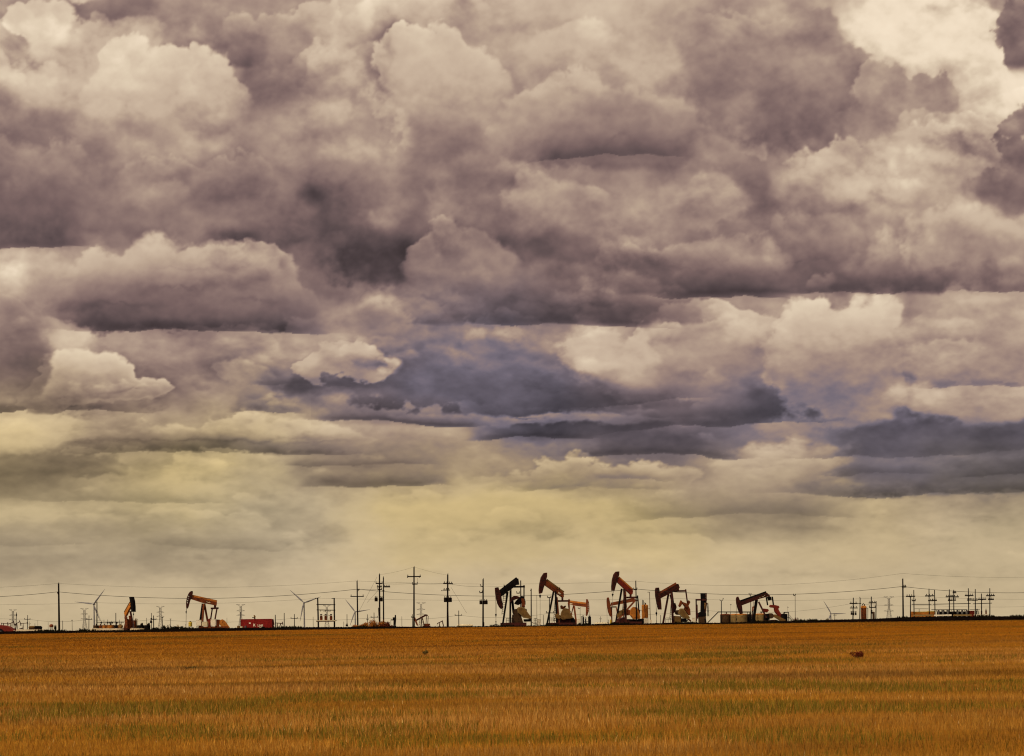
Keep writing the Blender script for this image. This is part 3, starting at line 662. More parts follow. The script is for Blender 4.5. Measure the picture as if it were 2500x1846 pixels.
# ================================================================ the pump jacks
E, FS, G = (lambda D, x0=0, tan=0.0: Sheet('E', D, x0, tan)), (lambda D, x0=0, tan=0.0: Sheet('F', D, x0, tan)), (lambda D, x0=0, tan=0.0: Sheet('G', D, x0, tan))
dark = dict(head=M['maroon'], beam=M['black'], legs=M['black'], eq=M['black'], pit=M['black'])
pump('black pump jack with nose down, caged ladder and fan shaped counterweights', E(320, 640, .35), (640, 1000), dark,
     head=[(400,440),(445,432),(468,500),(490,560),(502,640),(526,778),(500,792),(470,760),(440,700),(418,620),(405,530)],
     beam=[(470,515),(760,288),(778,290),(792,392),(745,398),(700,437),(490,592),(480,560)], flange=((480,505),(762,288)),
     eq=((690,425),(865,425),26), pitmans=[((684,440),(684,610),14), ((853,398),(853,650),16)],
     legs=[((612,510),(540,1050),26), ((648,485),(622,1050),27), ((688,650),(728,850),34)],
     ladders=[((522,395),(482,885),(570,395),(524,885),16), ((516,392),(516,560),(584,392),(572,560),4)],
     weights=[([(650,600),(690,575),(740,585),(776,600),(742,626),(700,640),(660,655),(615,680),(640,620)], 'maroon', -.5), ([(897,585),(860,578),(815,605),(765,660),(738,700),(752,712),(800,727),(850,700),(885,620)], 'black', .35),
              ([(818,620),(862,620),(868,770),(822,770)], 'rust', -.35)],
     guard=([(735,780),(765,762),(800,758),(850,775),(910,860),(968,935),(930,955),(840,940),(800,900),(745,850)], 'cream'), gears=[((885,815),28,'brown'), ((760,850),60,'brown')],
     boxes=[([(700,885),(800,880),(862,1070),(680,1070)], 'brown', 1.6), ([(900,985),(985,945),(1000,965),(905,1005)], 'brown', .5)], motors=[(870,960,985,1003,'black')],
     skid=(510,890,1022,'maroon'), bridle=[((403,600),(408,880)), ((425,690),(418,880))], carrier=((412,930),(412,870),30), rods=[((412,925),(412,1075),.05)], rails=[(552,672,948,1010,4), (1010,1060,948,1010,2)], valves=[(412,1000,26)])
redset = dict(head=M['maroon'], beam=M['rust'], legs=M['black'], eq=M['maroon'], pit=M['rust'], flange=M['tan'], leg1=M['black'], leg2=M['rust'], leg3=M['rust'])
pump('tall pump jack with nose high and a white plate on its rust red beam', E(322, 1385, .35), (1385, 1000), redset,
     head=[(1205,200),(1225,193),(1252,192),(1250,260),(1225,350),(1195,440),(1170,530),(1130,540),(1126,480),(1135,380),(1160,270)],
     beam=[(1222,318),(1250,325),(1530,530),(1530,590),(1515,610),(1225,405),(1214,370)], flange=((1245,318),(1530,526)), plates=[[(1442,508),(1480,536),(1468,560),(1430,532)]],
     links=[((1512,595),(1512,655),40)], eq=((1432,660),(1606,660),40), pitmans=[((1440,675),(1470,840),20), ((1596,628),(1602,840),22)],
     legs=[((1372,500),(1275,1050),26), ((1392,500),(1396,1050),26), ((1405,560),(1450,790),28), ((1410,600),(1430,990),32)],
     ladders=[((1362,600),(1335,1000),(1388,600),(1376,1000),12), ((1392,430),(1392,490),(1440,430),(1430,490),2)],
     weights=[([(1360,885),(1400,870),(1440,900),(1430,960),(1372,942)], 'tan', -.5), ([(1503,740),(1520,730),(1545,755),(1580,735),(1590,748),(1560,800),(1510,790)], 'rust', .35)],
     guard=([(1466,838),(1490,800),(1520,780),(1570,790),(1605,850),(1648,930),(1640,945),(1480,968),(1440,945)], 'tan'), gears=[((1610,840),26,'brown')],
     boxes=[([(1465,945),(1650,945),(1655,1060),(1465,1060)], 'maroon', 1.8)], motors=[(1650,935,1702,1060,'black')], skid=(1268,1700,1022,'maroon'),
     bridle=[((1130,540),(1140,565)), ((1158,538),(1146,565))], carrier=((1143,612),(1143,558),40), rods=[((1143,610),(1143,1050),.04)], rails=[(1262,1390,942,1010,3)])
pump('small rust red pump jack facing right with a level beam, behind two black vessels', E(372, 1705, -.2), (1705, 1000), dict(head=M['rust'], beam=M['rust'], legs=M['rust'], pit=M['maroon'], flange=M['orange']),
     head=[(1908,628),(1930,632),(1948,680),(1956,760),(1946,830),(1920,905),(1902,908),(1903,780),(1905,680)], slots=[[(1932,y),(1944,y+3),(1943,y+20),(1931,y+17)] for y in (700, 730, 760, 790)],
     beam=[(1605,672),(1905,712),(1908,762),(1700,737),(1608,706)], flange=((1610,670),(1900,708)), plates=[[(1640,694),(1680,699),(1679,715),(1639,710)]],
     pitmans=[((1598,690),(1622,860),16)], legs=[((1694,740),(1650,880),14), ((1712,745),(1760,1000),18), ((1700,745),(1736,1050),18)], weights=[([(1620,845),(1680,870),(1682,890),(1628,892)], 'rust', -.3)],
     gears=[((1612,845),22,'brown')], skid=(1622,1772,1030,'maroon'), bridle=[((1957,770),(1959,890))], rods=[((1959,885),(1959,1040),.03)], thick=.5)
pump('tallest pump jack with a bright orange beam and nose pointing high at centre right', FS(320, 620, .35), (620, 1000), dict(head=M['maroon'], beam=M['red'], legs=M['black'], eq=M['maroon'], pit=M['black'], flange=M['orange'], leg2=M['rust'], leg3=M['rust'], leg1=M['maroon']),
     head=[(500,175),(525,171),(548,173),(545,230),(520,310),(490,400),(468,490),(432,490),(430,420),(440,310),(465,220)],
     beam=[(522,278),(546,284),(776,490),(770,540),(745,562),(518,350),(509,328)], flange=((540,278),(776,488)), links=[((742,545),(742,590),38)], eq=((677,602),(822,602),36), pitmans=[((682,612),(702,770),18), ((828,570),(850,810),20)],
     legs=[((603,455),(518,1040),26), ((626,460),(632,1040),25), ((648,485),(694,750),28), ((652,500),(640,1000),20)], ladders=[((596,560),(566,900),(628,560),(622,900),12)],
     weights=[([(560,822),(610,815),(650,790),(672,830),(600,900),(545,945),(530,900)], 'tan', .3), ([(838,800),(866,812),(860,870),(830,862)], 'maroon', -.4)],
     guard=([(708,795),(745,760),(810,768),(840,850),(862,920),(850,958),(750,962),(700,900)], 'orange'), gears=[((690,850),48,'rust')],
     boxes=[([(620,930),(720,1000),(715,1045),(500,1045),(532,970)], 'maroon', 1.5), ([(700,960),(870,965),(870,1040),(700,1040)], 'black', 1.8)], motors=[(870,952,955,1030,'black')], skid=(490,880,1005,'maroon'),
     bridle=[((433,492),(440,545)), ((464,492),(450,545))], carrier=((446,588),(446,538),34), rods=[((446,585),(446,800),.03)])
pump('orange pump jack facing left behind the tallest one, with a long slanting strut', FS(375, 640, .15), (640, 1000), dict(head=M['rust'], beam=M['rust'], legs=M['rust'], eq=M['brown']),
     head=[(352,612),(366,600),(378,603),(395,670),(410,760),(425,920),(400,912),(372,840),(353,740),(348,660)], beam=[(412,715),(810,632),(882,655),(810,668),(415,742)], flange=((415,712),(810,630)),
     legs=[((428,765),(448,1040),17), ((502,765),(520,930),14), ((640,700),(625,1000),16), ((805,665),(430,1000),24)], boxes=[([(422,748),(508,748),(508,770),(422,770)], 'brown', .5)],
     bridle=[((350,770),(354,985))], rods=[((354,980),(354,1030),.03)], valves=[(372,975,16)], skid=(430,700,1020,'brown'))
pump('pump jack with a tan tipped brown beam and big orange counterweights beside the end-on one', FS(322, 1390, .35), (1390, 1000), dict(head=M['maroon'], beam=M['maroon'], legs=M['maroon'], eq=M['maroon'], pit=M['maroon'], flange=M['rust']),
     head=[(1165,440),(1202,438),(1225,560),(1240,700),(1246,802),(1207,802),(1180,700),(1158,580),(1153,480)], beam=[(1216,545),(1500,380),(1526,376),(1549,440),(1522,468),(1235,617),(1226,590)], flange=((1220,540),(1500,377)),
     links=[((1528,440),(1528,485),34)], eq=((1456,495),(1632,495),40), pitmans=[((1458,510),(1482,690),18), ((1622,468),(1652,690),22)],
     legs=[((1380,520),(1305,1050),26), ((1412,530),(1414,1050),28), ((1412,560),(1482,730),30)], ladders=[((1384,600),(1352,960),(1404,600),(1392,960),12)],
     weights=[([(1502,742),(1538,650),(1562,678),(1622,698),(1652,762),(1612,772),(1562,702),(1522,765)], 'rust', -.45), ([(1650,705),(1680,650),(1703,680),(1672,740),(1700,800),(1706,892),(1680,897),(1640,840),(1600,790)], 'rust', -.3), ([(1448,700),(1500,692),(1522,760),(1500,840),(1468,862)], 'maroon', .3)],
     guard=([(1508,800),(1530,785),(1562,785),(1602,830),(1682,940),(1652,957),(1560,937),(1500,870)], 'cream'), gears=[((1530,850),40,'brown')],
     boxes=[([(1455,908),(1556,914),(1562,1050),(1440,1050)], 'tan', 1.4), ([(1680,925),(1742,985),(1736,1003),(1672,950)], 'rust', .4), ([(1700,950),(1712,950),(1660,1015),(1650,1012)], 'black', .3)], motors=[(1560,945,1660,1010,'black')],
     skid=(1300,1660,1020,'maroon'), bridle=[((1162,690),(1168,850)), ((1184,712),(1174,850))], carrier=((1170,908),(1170,842),32), rods=[((1170,905),(1172,1045),.05)], rails=[(1282,1400,942,1000,3)], valves=[(1172,990,18)])
pump('pump jack seen end-on with twin arms, left of the tan tanks', FS(330, 1930, 0), (1930, 1000), dict(head=M['maroon'], beam=M['black'], legs=M['black'], eq=M['maroon'], pit=M['maroon']),
     beam=[(1900,530),(1972,530),(1976,640),(1965,850),(1900,850),(1905,650)], head=[(1976,530),(1999,530),(1999,640),(1990,780),(1976,780)], slots=[[(1980,y),(1990,y),(1990,y+18),(1980,y+18)] for y in (548, 590)],
     eq=((1826,640),(1999,640),44), pitmans=[((1831,625),(1836,1000),18), ((1992,690),(1972,860),32)], weights=[([(1855,860),(1890,840),(1985,850),(1992,905),(1858,920)], 'black', -.3), ([(1958,690),(1996,690),(1985,780),(1960,800)], 'tan', -.4), ([(1832,720),(1846,720),(1850,860),(1862,880),(1850,960),(1832,940)], 'maroon', -.4)],
     legs=[((1905,900),(1885,1040),24), ((1965,900),(1985,1040),24), ((1930,860),(1935,1040),30)], boxes=[([(1862,880),(1985,880),(1990,1040),(1870,1040)], 'brown', .8)], ladders=[((2004,690),(2014,915),(2018,690),(2034,915),10)], skid=(1850,2000,1025,'maroon'), depth=1.0, thick=.7)
K = Sheet('K', 318, 1050, .25)
pump('maroon pump jack nose down in front of the row of tan tanks, big red counterweights', K, (1050, 860), dict(head=M['maroon'], beam=M['maroon'], legs=M['black'], eq=M['black'], pit=M['black'], flange=M['black'], leg1=M['maroon'], leg2=M['black']),
     head=[(545,178),(580,260),(615,330),(640,420),(655,560),(662,617),(620,632),(590,590),(550,480),(518,360),(508,250),(518,200)], beam=[(610,320),(1290,75),(1365,140),(1370,182),(1320,177),(1070,247),(640,408),(625,370)], flange=((612,318),(1288,78)),
     plates=[[(1100,205),(1112,200),(1116,215),(1104,220)], [(1165,180),(1178,173),(1185,186),(1170,193)], [(1188,168),(1206,160),(1210,174),(1194,181)], [(1215,148),(1240,138),(1246,150),(1221,162)]],
     pitmans=[((1332,190),(1368,400),30), ((1396,182),(1428,410),30)], weights=[([(1215,505),(1240,485),(1372,500),(1392,540),(1345,590),(1232,547)], 'red', .4), ([(1308,430),(1330,395),(1440,398),(1540,420),(1562,460),(1532,500),(1562,560),(1612,640),(1592,712),(1550,702),(1480,620),(1440,560),(1430,475),(1330,462)], 'red', -.5), ([(1312,185),(1404,178),(1420,262),(1342,282)], 'black', 0)],
     legs=[((1040,255),(985,860),50), ((1078,312),(1242,730),34), ((1060,255),(1000,860),34)], guard=([(1425,655),(1450,640),(1560,700),(1722,780),(1702,812),(1620,828),(1430,712)], 'tan'), gears=[((1390,680),70,'brown')],
     boxes=[([(1245,640),(1330,620),(1350,780),(1240,800)], 'black', 1.2), ([(1240,795),(1500,780),(1640,840),(1640,880),(1240,880)], 'maroon', 1.6)], motors=[(1260,640,1320,770,'black')], skid=(940,1640,840,'maroon'), bridle=[((516,390),(516,760))], carrier=((516,812),(516,740),30), rods=[((516,810),(516,870),.03)])
B = Sheet('B', 324, 1335, .3)
pump('red pump jack with holes along its head, standing above white totes', B, (1335, 1000), dict(head=M['maroon'], beam=M['rust'], legs=M['black'], eq=M['maroon'], pit=M['maroon'], flange=M['orange'], leg1=M['rust'], leg2=M['rust']),
     head=[(1082,545),(1105,510),(1130,495),(1155,497),(1158,530),(1140,600),(1112,660),(1085,765),(1068,788),(1050,785),(1045,690),(1058,610)], slots=[[(x-6,y-12),(x+7,y-10),(x+4,y+10),(x-8,y+8)] for x, y in ((1092,585),(1081,620),(1073,655),(1067,690))],
     beam=[(1132,585),(1180,592),(1556,680),(1550,737),(1320,692),(1128,630)], flange=((1140,583),(1556,677)), plates=[[(1385,664),(1392,662),(1396,684),(1389,686)], [(1402,676),(1424,681),(1422,692),(1400,687)], [(1430,676),(1448,680),(1446,696),(1428,692)]],
     links=[((1526,725),(1524,780),32)], eq=((1476,782),(1562,780),42), pitmans=[((1484,795),(1458,965),14), ((1550,790),(1518,970),18)], legs=[((1326,705),(1264,1080),30), ((1338,710),(1297,1080),24), ((1350,705),(1437,960),24)],
     guard=([(1598,978),(1640,963),(1682,990),(1768,1110),(1640,1112),(1592,1045)], 'orange'), gears=[((1428,1000),34,'red')], boxes=[([(1405,965),(1447,945),(1452,1110),(1410,1110)], 'red', 1.0), ([(1538,965),(1604,970),(1590,1110),(1530,1110)], 'rust', 1.2)],
     skid=(1260,1760,1085,'rust'), bridle=[((1048,790),(1048,840)), ((1056,788),(1050,840))], carrier=((1048,874),(1048,826),24), rods=[((1048,870),(1042,1080),.05)], valves=[(1042,1050,18)])
L = Sheet('L', 326, 1050, -.8)
pump('pump jack facing right with a steep orange beam, by the bright orange tanks', L, (1050, 900), dict(head=M['black'], beam=M['orange'], legs=M['rust'], eq=M['rust'], pit=M['rust'], flange=M['tan'], leg0=M['maroon']),
     head=[(1100,85),(1130,78),(1165,80),(1195,200),(1210,350),(1212,492),(1160,492),(1145,380),(1130,240)], beam=[(1118,235),(1137,330),(1060,460),(1012,562),(992,602),(948,530),(1000,440)], flange=((1112,240),(955,520)),
     links=[((968,560),(974,640),46)], eq=((866,655),(1090,652),48), pitmans=[((868,630),(872,840),16), ((1088,660),(1100,860),24)], legs=[((1078,470),(1112,960),36), ((1030,680),(1010,960),44), ((1060,600),(1040,960),40)],
     guard=([(905,855),(950,835),(1000,860),(1002,920),(930,935)], 'tan'), boxes=[([(1020,690),(1080,700),(1085,960),(1015,960)], 'rust', 1.2)], carrier=((1186,592),(1186,536),40), bridle=[((1176,490),(1182,545)), ((1196,490),(1190,545))], rods=[((1184,590),(1172,945),.04)], skid=(900,1130,940,'maroon'))

# ---- pump jacks farther out on the plain
far = 'pump jacks far out on the plain'
small = dict(head=M['maroon'], beam=M['maroon'], legs=M['brown'], pit=M['brown'])
pump('small pump jack with nose on the ground, right of the tallest pole', Sheet('D', 600, 1220, .2), (1222, 1000), dict(head=M['rust'], beam=M['maroon'], legs=M['brown'], pit=M['maroon']), head=[(1096,925),(1110,935),(1132,990),(1157,1062),(1140,1072),(1115,1020),(1098,970)],
     beam=[(1122,968),(1282,880),(1310,885),(1322,910),(1290,907),(1130,992)], pitmans=[((1301,905),(1293,1040),8), ((1320,908),(1312,1040),8)], legs=[((1222,930),(1208,1080),13), ((1226,938),(1266,1040),12)], weights=[([(1255,1035),(1350,1035),(1357,1055),(1330,1078),(1265,1072)], 'rust', 0)], skid=(1240,1360,1070,'maroon'), group=far)
pump('small black pump jack seen nearly end-on, right of the brush pile', Sheet('D', 560, 770, 0), (770, 1000), dict(head=M['black'], beam=M['black'], legs=M['black']), head=[(772,895),(782,888),(791,896),(794,960),(786,1075),(764,1080),(760,1000),(770,940)], beam=[(738,930),(772,930),(772,985),(705,980),(705,965),(740,965)],
     legs=[((706,975),(703,1070),5), ((757,985),(756,1075),10)], skid=(745,795,1072,'black'), group=far)
pump('tiny pump jack between the nose-down small one and a transformer pole', Sheet('D', 1100, 1510, 0), (1510, 1000), small, head=[(1555,978),(1566,985),(1587,1080),(1575,1088),(1558,1030)], beam=[(1470,1028),(1556,985),(1560,1000),(1474,1042)], pitmans=[((1474,1032),(1470,1070),6)], legs=[((1510,1015),(1508,1080),8), ((1512,1015),(1520,1075),7)], group=far)
ms = lambda x0: Sheet('M', 1000, x0, 0)
pump('tiny level pump jack just above the red vehicle at the left edge', ms(150), (150, 900), small, head=[(340,545),(365,550),(377,690),(344,702)], beam=[(42,572),(345,602),(345,626),(42,596)], pitmans=[((46,585),(34,690),20)], legs=[((152,600),(130,840),22), ((156,600),(190,840),18)], group=far)
pump('tiny pump jack with raised nose between red vehicle and nearest thin pole', ms(475), (475, 900), small, head=[(592,470),(612,478),(668,680),(648,694),(618,580)], beam=[(376,612),(598,535),(604,560),(380,640)], legs=[((474,605),(435,790),14), ((480,605),(507,830),14)], skid=(540,680,825,'maroon'), group=far)
pump('tiny pump jack with highest nose, between the two thin poles near the left edge', ms(770), (770, 900), small, head=[(872,458),(895,468),(962,640),(945,692),(912,560)], beam=[(678,630),(886,512),(894,538),(684,656)], pitmans=[((690,640),(665,710),22)], legs=[((772,615),(802,850),14), ((764,620),(722,850),16)], group=far)
pump('tiny pump jack with a flat beam meeting the right thin pole near the left edge', ms(1055), (1055, 900), small, head=[(934,590),(962,600),(962,700),(940,712)], beam=[(960,588),(1205,572),(1205,598),(960,614)], pitmans=[((1206,530),(1214,640),20)], legs=[((1052,610),(985,805),14), ((1060,610),(1092,850),14)], weights=[([(880,832),(1030,790),(1042,852),(868,855)], 'maroon', 0)], group=far)
pump('small pump jack peeping over the top of the red container', Sheet('C', 520, 140, 0), (140, 1000), dict(head=M['tan'], beam=M['black'], legs=M['black']), head=[(132,893),(146,893),(162,920),(150,950),(138,930)], beam=[(108,930),(140,930),(140,945),(108,942)], legs=[((145,910),(125,1080),10), ((150,910),(188,1080),10)], group=far)
pump('small red pump jack beside the right end of the red container', Sheet('C', 800, 470, 0), (470, 1000), small, head=[(455,982),(463,980),(474,1050),(464,1060)], beam=[(428,1008),(458,998),(460,1010),(430,1022)], legs=[((445,1010),(434,1085),9), ((450,1010),(470,1090),9)], weights=[([(430,1070),(470,1066),(474,1095),(428,1095)], 'rust', 0)], group=far)
pump('small red pump jack left of the taller bare pole behind the container end', Sheet('C', 800, 545, 0), (545, 1000), small, head=[(600,1000),(610,1005),(620,1050),(608,1055)], beam=[(498,1018),(602,1024),(602,1038),(498,1030)], legs=[((520,1030),(506,1090),9), ((522,1030),(532,1095),9)], pitmans=[((575,1025),(562,1070),8), ((580,1025),(590,1080),8)], group=far)

# ================================================================ poles
A, Bz, C, D = [lambda d, k=k: Sheet(k, d) for k in 'ABCD']
H_, N = (lambda d: Sheet('H', d)), (lambda d: Sheet('N', d))
lp = 'poles of the long power line'
pole('tall dark line pole without crossarm standing alone at the far left', A(316), (970,372), 978, 25, extra=[('bar',945,520,968,520,12), ('bar',950,522,966,556,9)], group=lp)
pole('line pole with a bracket high up and one crossarm below, left of the brush pile', C(318), (1842,330), 1853, 20, arms=[(1735,585,1955,585,2,.13)], extra=[('bar',1848,470,1885,465,14), ('bar',1852,500,1880,470,8)], guys=[((1852,470),(2200,470))], group=lp)
pole('slim line pole with a short crossarm right behind the tallest pump jack', FS(319), (828,330), 842, 17, arms=[(790,472,850,470,2,.16)], group=lp)
pole('tallest pole on the right, short crossarm with a brace, before the substation', H_(318), (828,208), 838, 15, arms=[(815,300,864,300,3,.2,20)], group=lp)
wp = 'wooden utility poles'
pole('two armed pole carrying transformers low, left one of the close pair above the brush pile', D(322), (518,220), 520, 22, arms=[(458,370,570,370,2), (478,428,560,424,3), (490,474,560,474,2)], cans=[(440,600,492,668), (534,600,574,668)], extra=[('bar',500,770,512,1000,10,'conduit')], guys=[((480,260),(180,830)), ((500,480),(310,690))])
pole('single armed pole without transformers, right one of the close pair above the brush pile', D(324), (583,270), 585, 19, arms=[(590,425,696,425,3,.2)], extra=[('bar',566,488,600,488,14)])
pole('tallest pole in the picture with a wide upper and a short lower crossarm', D(320), (1090,100), 1087, 23, arms=[(978,258,1205,256,2,.16), (1062,382,1150,380,2,.16)], extra=[('bar',975,276,1000,250,12), ('bar',1175,270,1200,250,12)], guys=[((1148,280),(1148,372))])
pole('pole with two crossarms above a pair of wide transformers, next right of the tallest pole', D(320), (1648,222), 1643, 25, arms=[(1575,370,1735,376,4,.18), (1572,480,1685,480,3,.15)], cans=[(1585,602,1640,680), (1650,602,1718,680)], extra=[('ball',1553,488,10,'lightning_arrester'), ('bar',1652,760,1660,1080,14,'meter_box')], guys=[((1700,430),(1960,860))])
pole('pole with a transformer on each side, just left of the near black pump jack', E(322), (200,300), 197, 23, arms=[(152,412,190,420,1,.14), (140,525,190,520,2,.14)], cans=[(140,655,186,716), (212,650,276,716)], extra=[('bar',210,1010,212,1075,18,'meter_box')])
pole('pole half hidden behind the near black pump jack, one transformer on its right', E(334), (822,320), 824, 18, arms=[(752,530,806,532,2,.14)], cans=[(858,652,902,722)], cap=False)
pole('bare weathered pole between the two tallest pump jacks left of centre right', E(330), (995,455), 995, 18, cap=False, extra=[('bar',976,484,1000,484,12)], m='greywood')
pole('thin grey mast left of the nose-high pump jack with white plate', E(340), (1088,570), 1088, 6, cap=False, m='greywood', name='slim_mast', cat='mast')
pole('slim pole with a small Y bracket behind the ladder of the white plated pump jack', E(345), (1297,600), 1298, 14, arms=[(1262,604,1325,604,2,.14), (1242,856,1370,858,2,.12)], cap=False, m='greywood')
sp = 'slim far poles'
def spole(label, s, top, bx, w, arms=(), m='greywood', **k): return pole(label, s, top, bx, w, arms=[a + (2, .12) for a in arms], m=m, cap=False, group=sp, **k)
spole('thin pole left of the two near the left edge, with a stub arm', Sheet('M', 480), (750,100), 712, 28, [(735,245,780,245)], m='wood')
spole('thin pole with one crossarm, right of the two near the left edge', Sheet('M', 470), (1262,215), 1240, 26, [(1115,410,1390,412)], m='wood')
spole('faint short pole above the brown sheds near the left edge', Sheet('M', 800), (1335,510), 1335, 12, [(1310,630,1390,625)])
spole('short pole standing in front of the brown sheds near the left edge', Sheet('M', 520), (1590,590), 1592, 18)
spole('faint slim pole behind the right end of the brown sheds', Sheet('M', 800), (1720,470), 1720, 11)
spole('slim pole left of the round red water tank', Sheet('M', 800), (2192,545), 2192, 13)
spole('short pole right of the lone tall line pole at the left', A(520), (1037,985), 1037, 8, m='wood')
spole('faint pole with stub arms midway between lone line pole and left lattice tower', A(900), (1193,970), 1193, 6, [(1180,985,1205,985)])
spole('pole with a single crossarm just left of the leftmost wind turbine', A(480), (1473,900), 1467, 10, [(1425,965,1525,967)], m='wood')
pole('dark pole with a slack guy wire beside the leftmost wind turbine', A(330), (1605,685), 1600, 15, extra=[('bar',1585,690,1603,690,14)], guys=[((1612,830),(1680,1020))], group=sp)
pole('pole rising from the orange tanks at the left', A(340), (1917,858), 1915, 12, group=sp, cap=False, extra=[('ball',1928,1015,12,'regulator')])
pole('pole carrying a small transformer, right of the two black storage tanks', Bz(420), (472,858), 470, 9, cans=[(452,990,490,1025)], group=sp, cap=False, arms=[(462,965,520,965,2,.12)])
spole('pole with a crossarm behind the dark bushes, right of a transformer pole', Bz(400), (508,900), 508, 13, [(480,966,556,970)], m='wood')
spole('slim pole behind the black tanks left of the bushes', Bz(500), (393,940), 395, 7)
pole('lamp post with a flat head among the dark bushes', Bz(400), (655,935), 655, 8, group=sp, cap=False, extra=[('bar',644,932,668,934,12,'lamp')], name='lamp_post', cat='lamp post')
pole('second lamp post, above the bare windswept bush', Bz(400), (790,955), 788, 7, group=sp, cap=False, extra=[('bar',776,958,800,958,10,'lamp')], name='lamp_post', cat='lamp post')
spole('pole standing against the lattice tower behind the red container', Bz(420), (1948,842), 1947, 8, m='wood')
spole('short faint pole left of the red container', Bz(800), (1722,940), 1722, 5)
spole('dark pole nearest the right end of the red container', C(420), (488,888), 490, 13, m='wood')
spole('bare pole with a small side knob, second from the right end of the red container', C(420), (636,858), 634, 12, m='wood')
spole('pole with a sagging crossarm between red container and middle wind turbine', C(440), (804,876), 804, 11, [(745,948,860,950)], m='wood')
spole('faint slim pole right of the middle wind turbine', C(900), (1115,920), 1115, 6)
spole('short dark pole right of the transformer rack', C(700), (1622,1000), 1622, 7)
pole('pole with a low transformer between transformer rack and right turbine', C(460), (1675,880), 1675, 10, cans=[(1655,1048,1696,1080)], group=sp, cap=False)
spole('dark pole just left of the crossarm pole over the brush pile', D(460), (320,882), 320, 9, [(305,972,336,972)], m='wood')
spole('small pole with a drooping crossarm over the brush pile', D(460), (428,852), 428, 11, [(375,928,490,928)], m='wood')
spole('faint pole between the black end-on pump jack and the tallest pole', D(800), (888,915), 888, 6)
pole('short grey pole touching the tallest pole on its left', D(420), (1063,880), 1066, 10, group=sp, cap=False, arms=[(1045,932,1080,932,2,.12)])
spole('slim pole with a crossarm right of the first transformer pole pair', D(440), (1830,818), 1830, 12, [(1765,896,1885,898)], m='wood')
spole('slim short pole between the bare weathered pole and the white plated pump jack', E(500), (1196,890), 1196, 8, m='wood')
spole('slim light mast left of the two black vessels', E(480), (1805,788), 1805, 6, [(1770,786,1808,784)])
spole('faint cross shaped pole above the long pale tank', FS(900), (245,915), 245, 6, [(228,958,264,958)])
pole('tall thin flare stack with a bent top, right of the orange vessel', FS(335), (1056,512), 1070, 10, cap=False, extra=[('bar',1022,514,1056,514,9,'bent_tip')], name='flare_stack', cat='flare stack', m='brown', group=None) if False else pole('tall thin flare stack with a bent top, right of the orange vessel', FS(335), (1056,512), 1070, 10, cap=False, extra=[('bar',1022,514,1056,514,9,'bent_tip')], name='flare_stack', cat='flare stack', m='brown')
spole('short dark pole right of the flare stack', FS(480), (1241,892), 1241, 9, m='wood')
pole('black pole with two floodlights forming a Y, in front of the leftmost tan tank', Sheet('K', 317), (118,275), 118, 20, by=860, cap=False, extra=[('lamp',100,285,72,258,12), ('lamp',150,290,168,215,11), ('bar',100,285,150,290,6,'lamp_arm')], name='light_pole', cat='light pole', m='black')
pole('black pole with a small left bracket behind the beam of the maroon pump jack', Sheet('K', 326), (882,118), 885, 18, by=860, arms=[(835,132,890,134,2,.12)], cap=False, m='wood')
spole('thin pole with a bent top right of the tan tanks', Sheet('K', 340), (2037,142), 2040, 11, [(1990,150,2042,150)], m='wood', by=860)
for lb, (x0, y0), yt in (('tiny floodlight on a thin mast above the left tan tank', (355, 385), 600), ('tiny floodlight on a thin mast above the black tank', (1838, 450), 600)):
    pole(lb, Sheet('K', 350), (x0, y0), x0, 4, by=860, cap=False, extra=[('lamp', x0 - 4, y0 - 6, x0 + 22, y0 + 10, 12)], name='light_mast', cat='light mast', m='steel', group='thin floodlight masts')
spole('faint cross pole right of the rightmost wind turbine', G(800), (2155,870), 2157, 7, [(2135,905,2180,905)])
# right: the group by the red vertical tank
pole('pole with two crossarms and a bank of transformers, left of the red vertical tank', H_(326), (254,425), 252, 11, arms=[(208,493,298,493,3,.16), (212,545,300,545,3,.14)], cans=[(220,596,240,625), (244,598,262,630), (268,598,288,628)], cap=False)
pole('plain pole touching the left side of the red vertical tank', H_(328), (333,425), 332, 10, cap=False, extra=[('bar',325,416,330,424,5), ('bar',300,490,345,492,7,'crossarm')])
pole('pole with two crossarms and a single transformer, right of the red vertical tank', H_(326), (463,412), 464, 11, arms=[(430,486,515,484,3,.16), (435,538,508,538,2,.14)], cans=[(452,585,474,612)], cap=False)
pole('short plain pole right beside the small brown drum', H_(328), (519,466), 518, 10, cap=False)
# substation frame
ss = 'substation poles'
def ssp(label, top, bx, arms=()): return pole(label, N(330), top, bx, 19, arms=[(*a[:4], a[4] if len(a) > 4 else 4, .17) + ((26,) if len(a) > 5 else ()) for a in arms], cap=False, group=ss, by=800)
ssp('short substation pole with one wide top crossarm, nearest the tall line pole', (212,330), 210, [(105,338,312,334,4,1)])
ssp('plain tall substation pole at the left end of the left beam', (288,190), 295, [(238,436,322,434,2)])
ssp('substation pole with a braced upper crossarm at the right end of the left beam', (634,162), 642, [(540,326,740,324,3,1), (610,434,720,436,3)])
ssp('plain topped substation pole at the left end of the middle beam', (760,190), 775, [(702,432,805,430,3)])
ssp('substation pole with crossarms mostly to its left, left of the middle pair', (1097,178), 1098, [(1010,346,1190,346,4), (1060,430,1150,428,3)])
ssp('substation pole with three crossarms, right of the middle pair', (1197,186), 1198, [(1168,254,1246,254,3), (1115,348,1306,348,3,1), (1160,426,1240,424,3)])
ssp('substation pole with two crossarms at the right end of the middle beam', (1529,152), 1540, [(1446,320,1636,318,4,1), (1496,422,1620,420,4)])
ssp('plain topped substation pole at the left end of the right beam', (1687,172), 1688, [(1618,426,1735,420,3)])
ssp('shortest substation pole, in the middle of the right beam', (1827,272), 1832, [(1744,406,1926,404,4,1)])
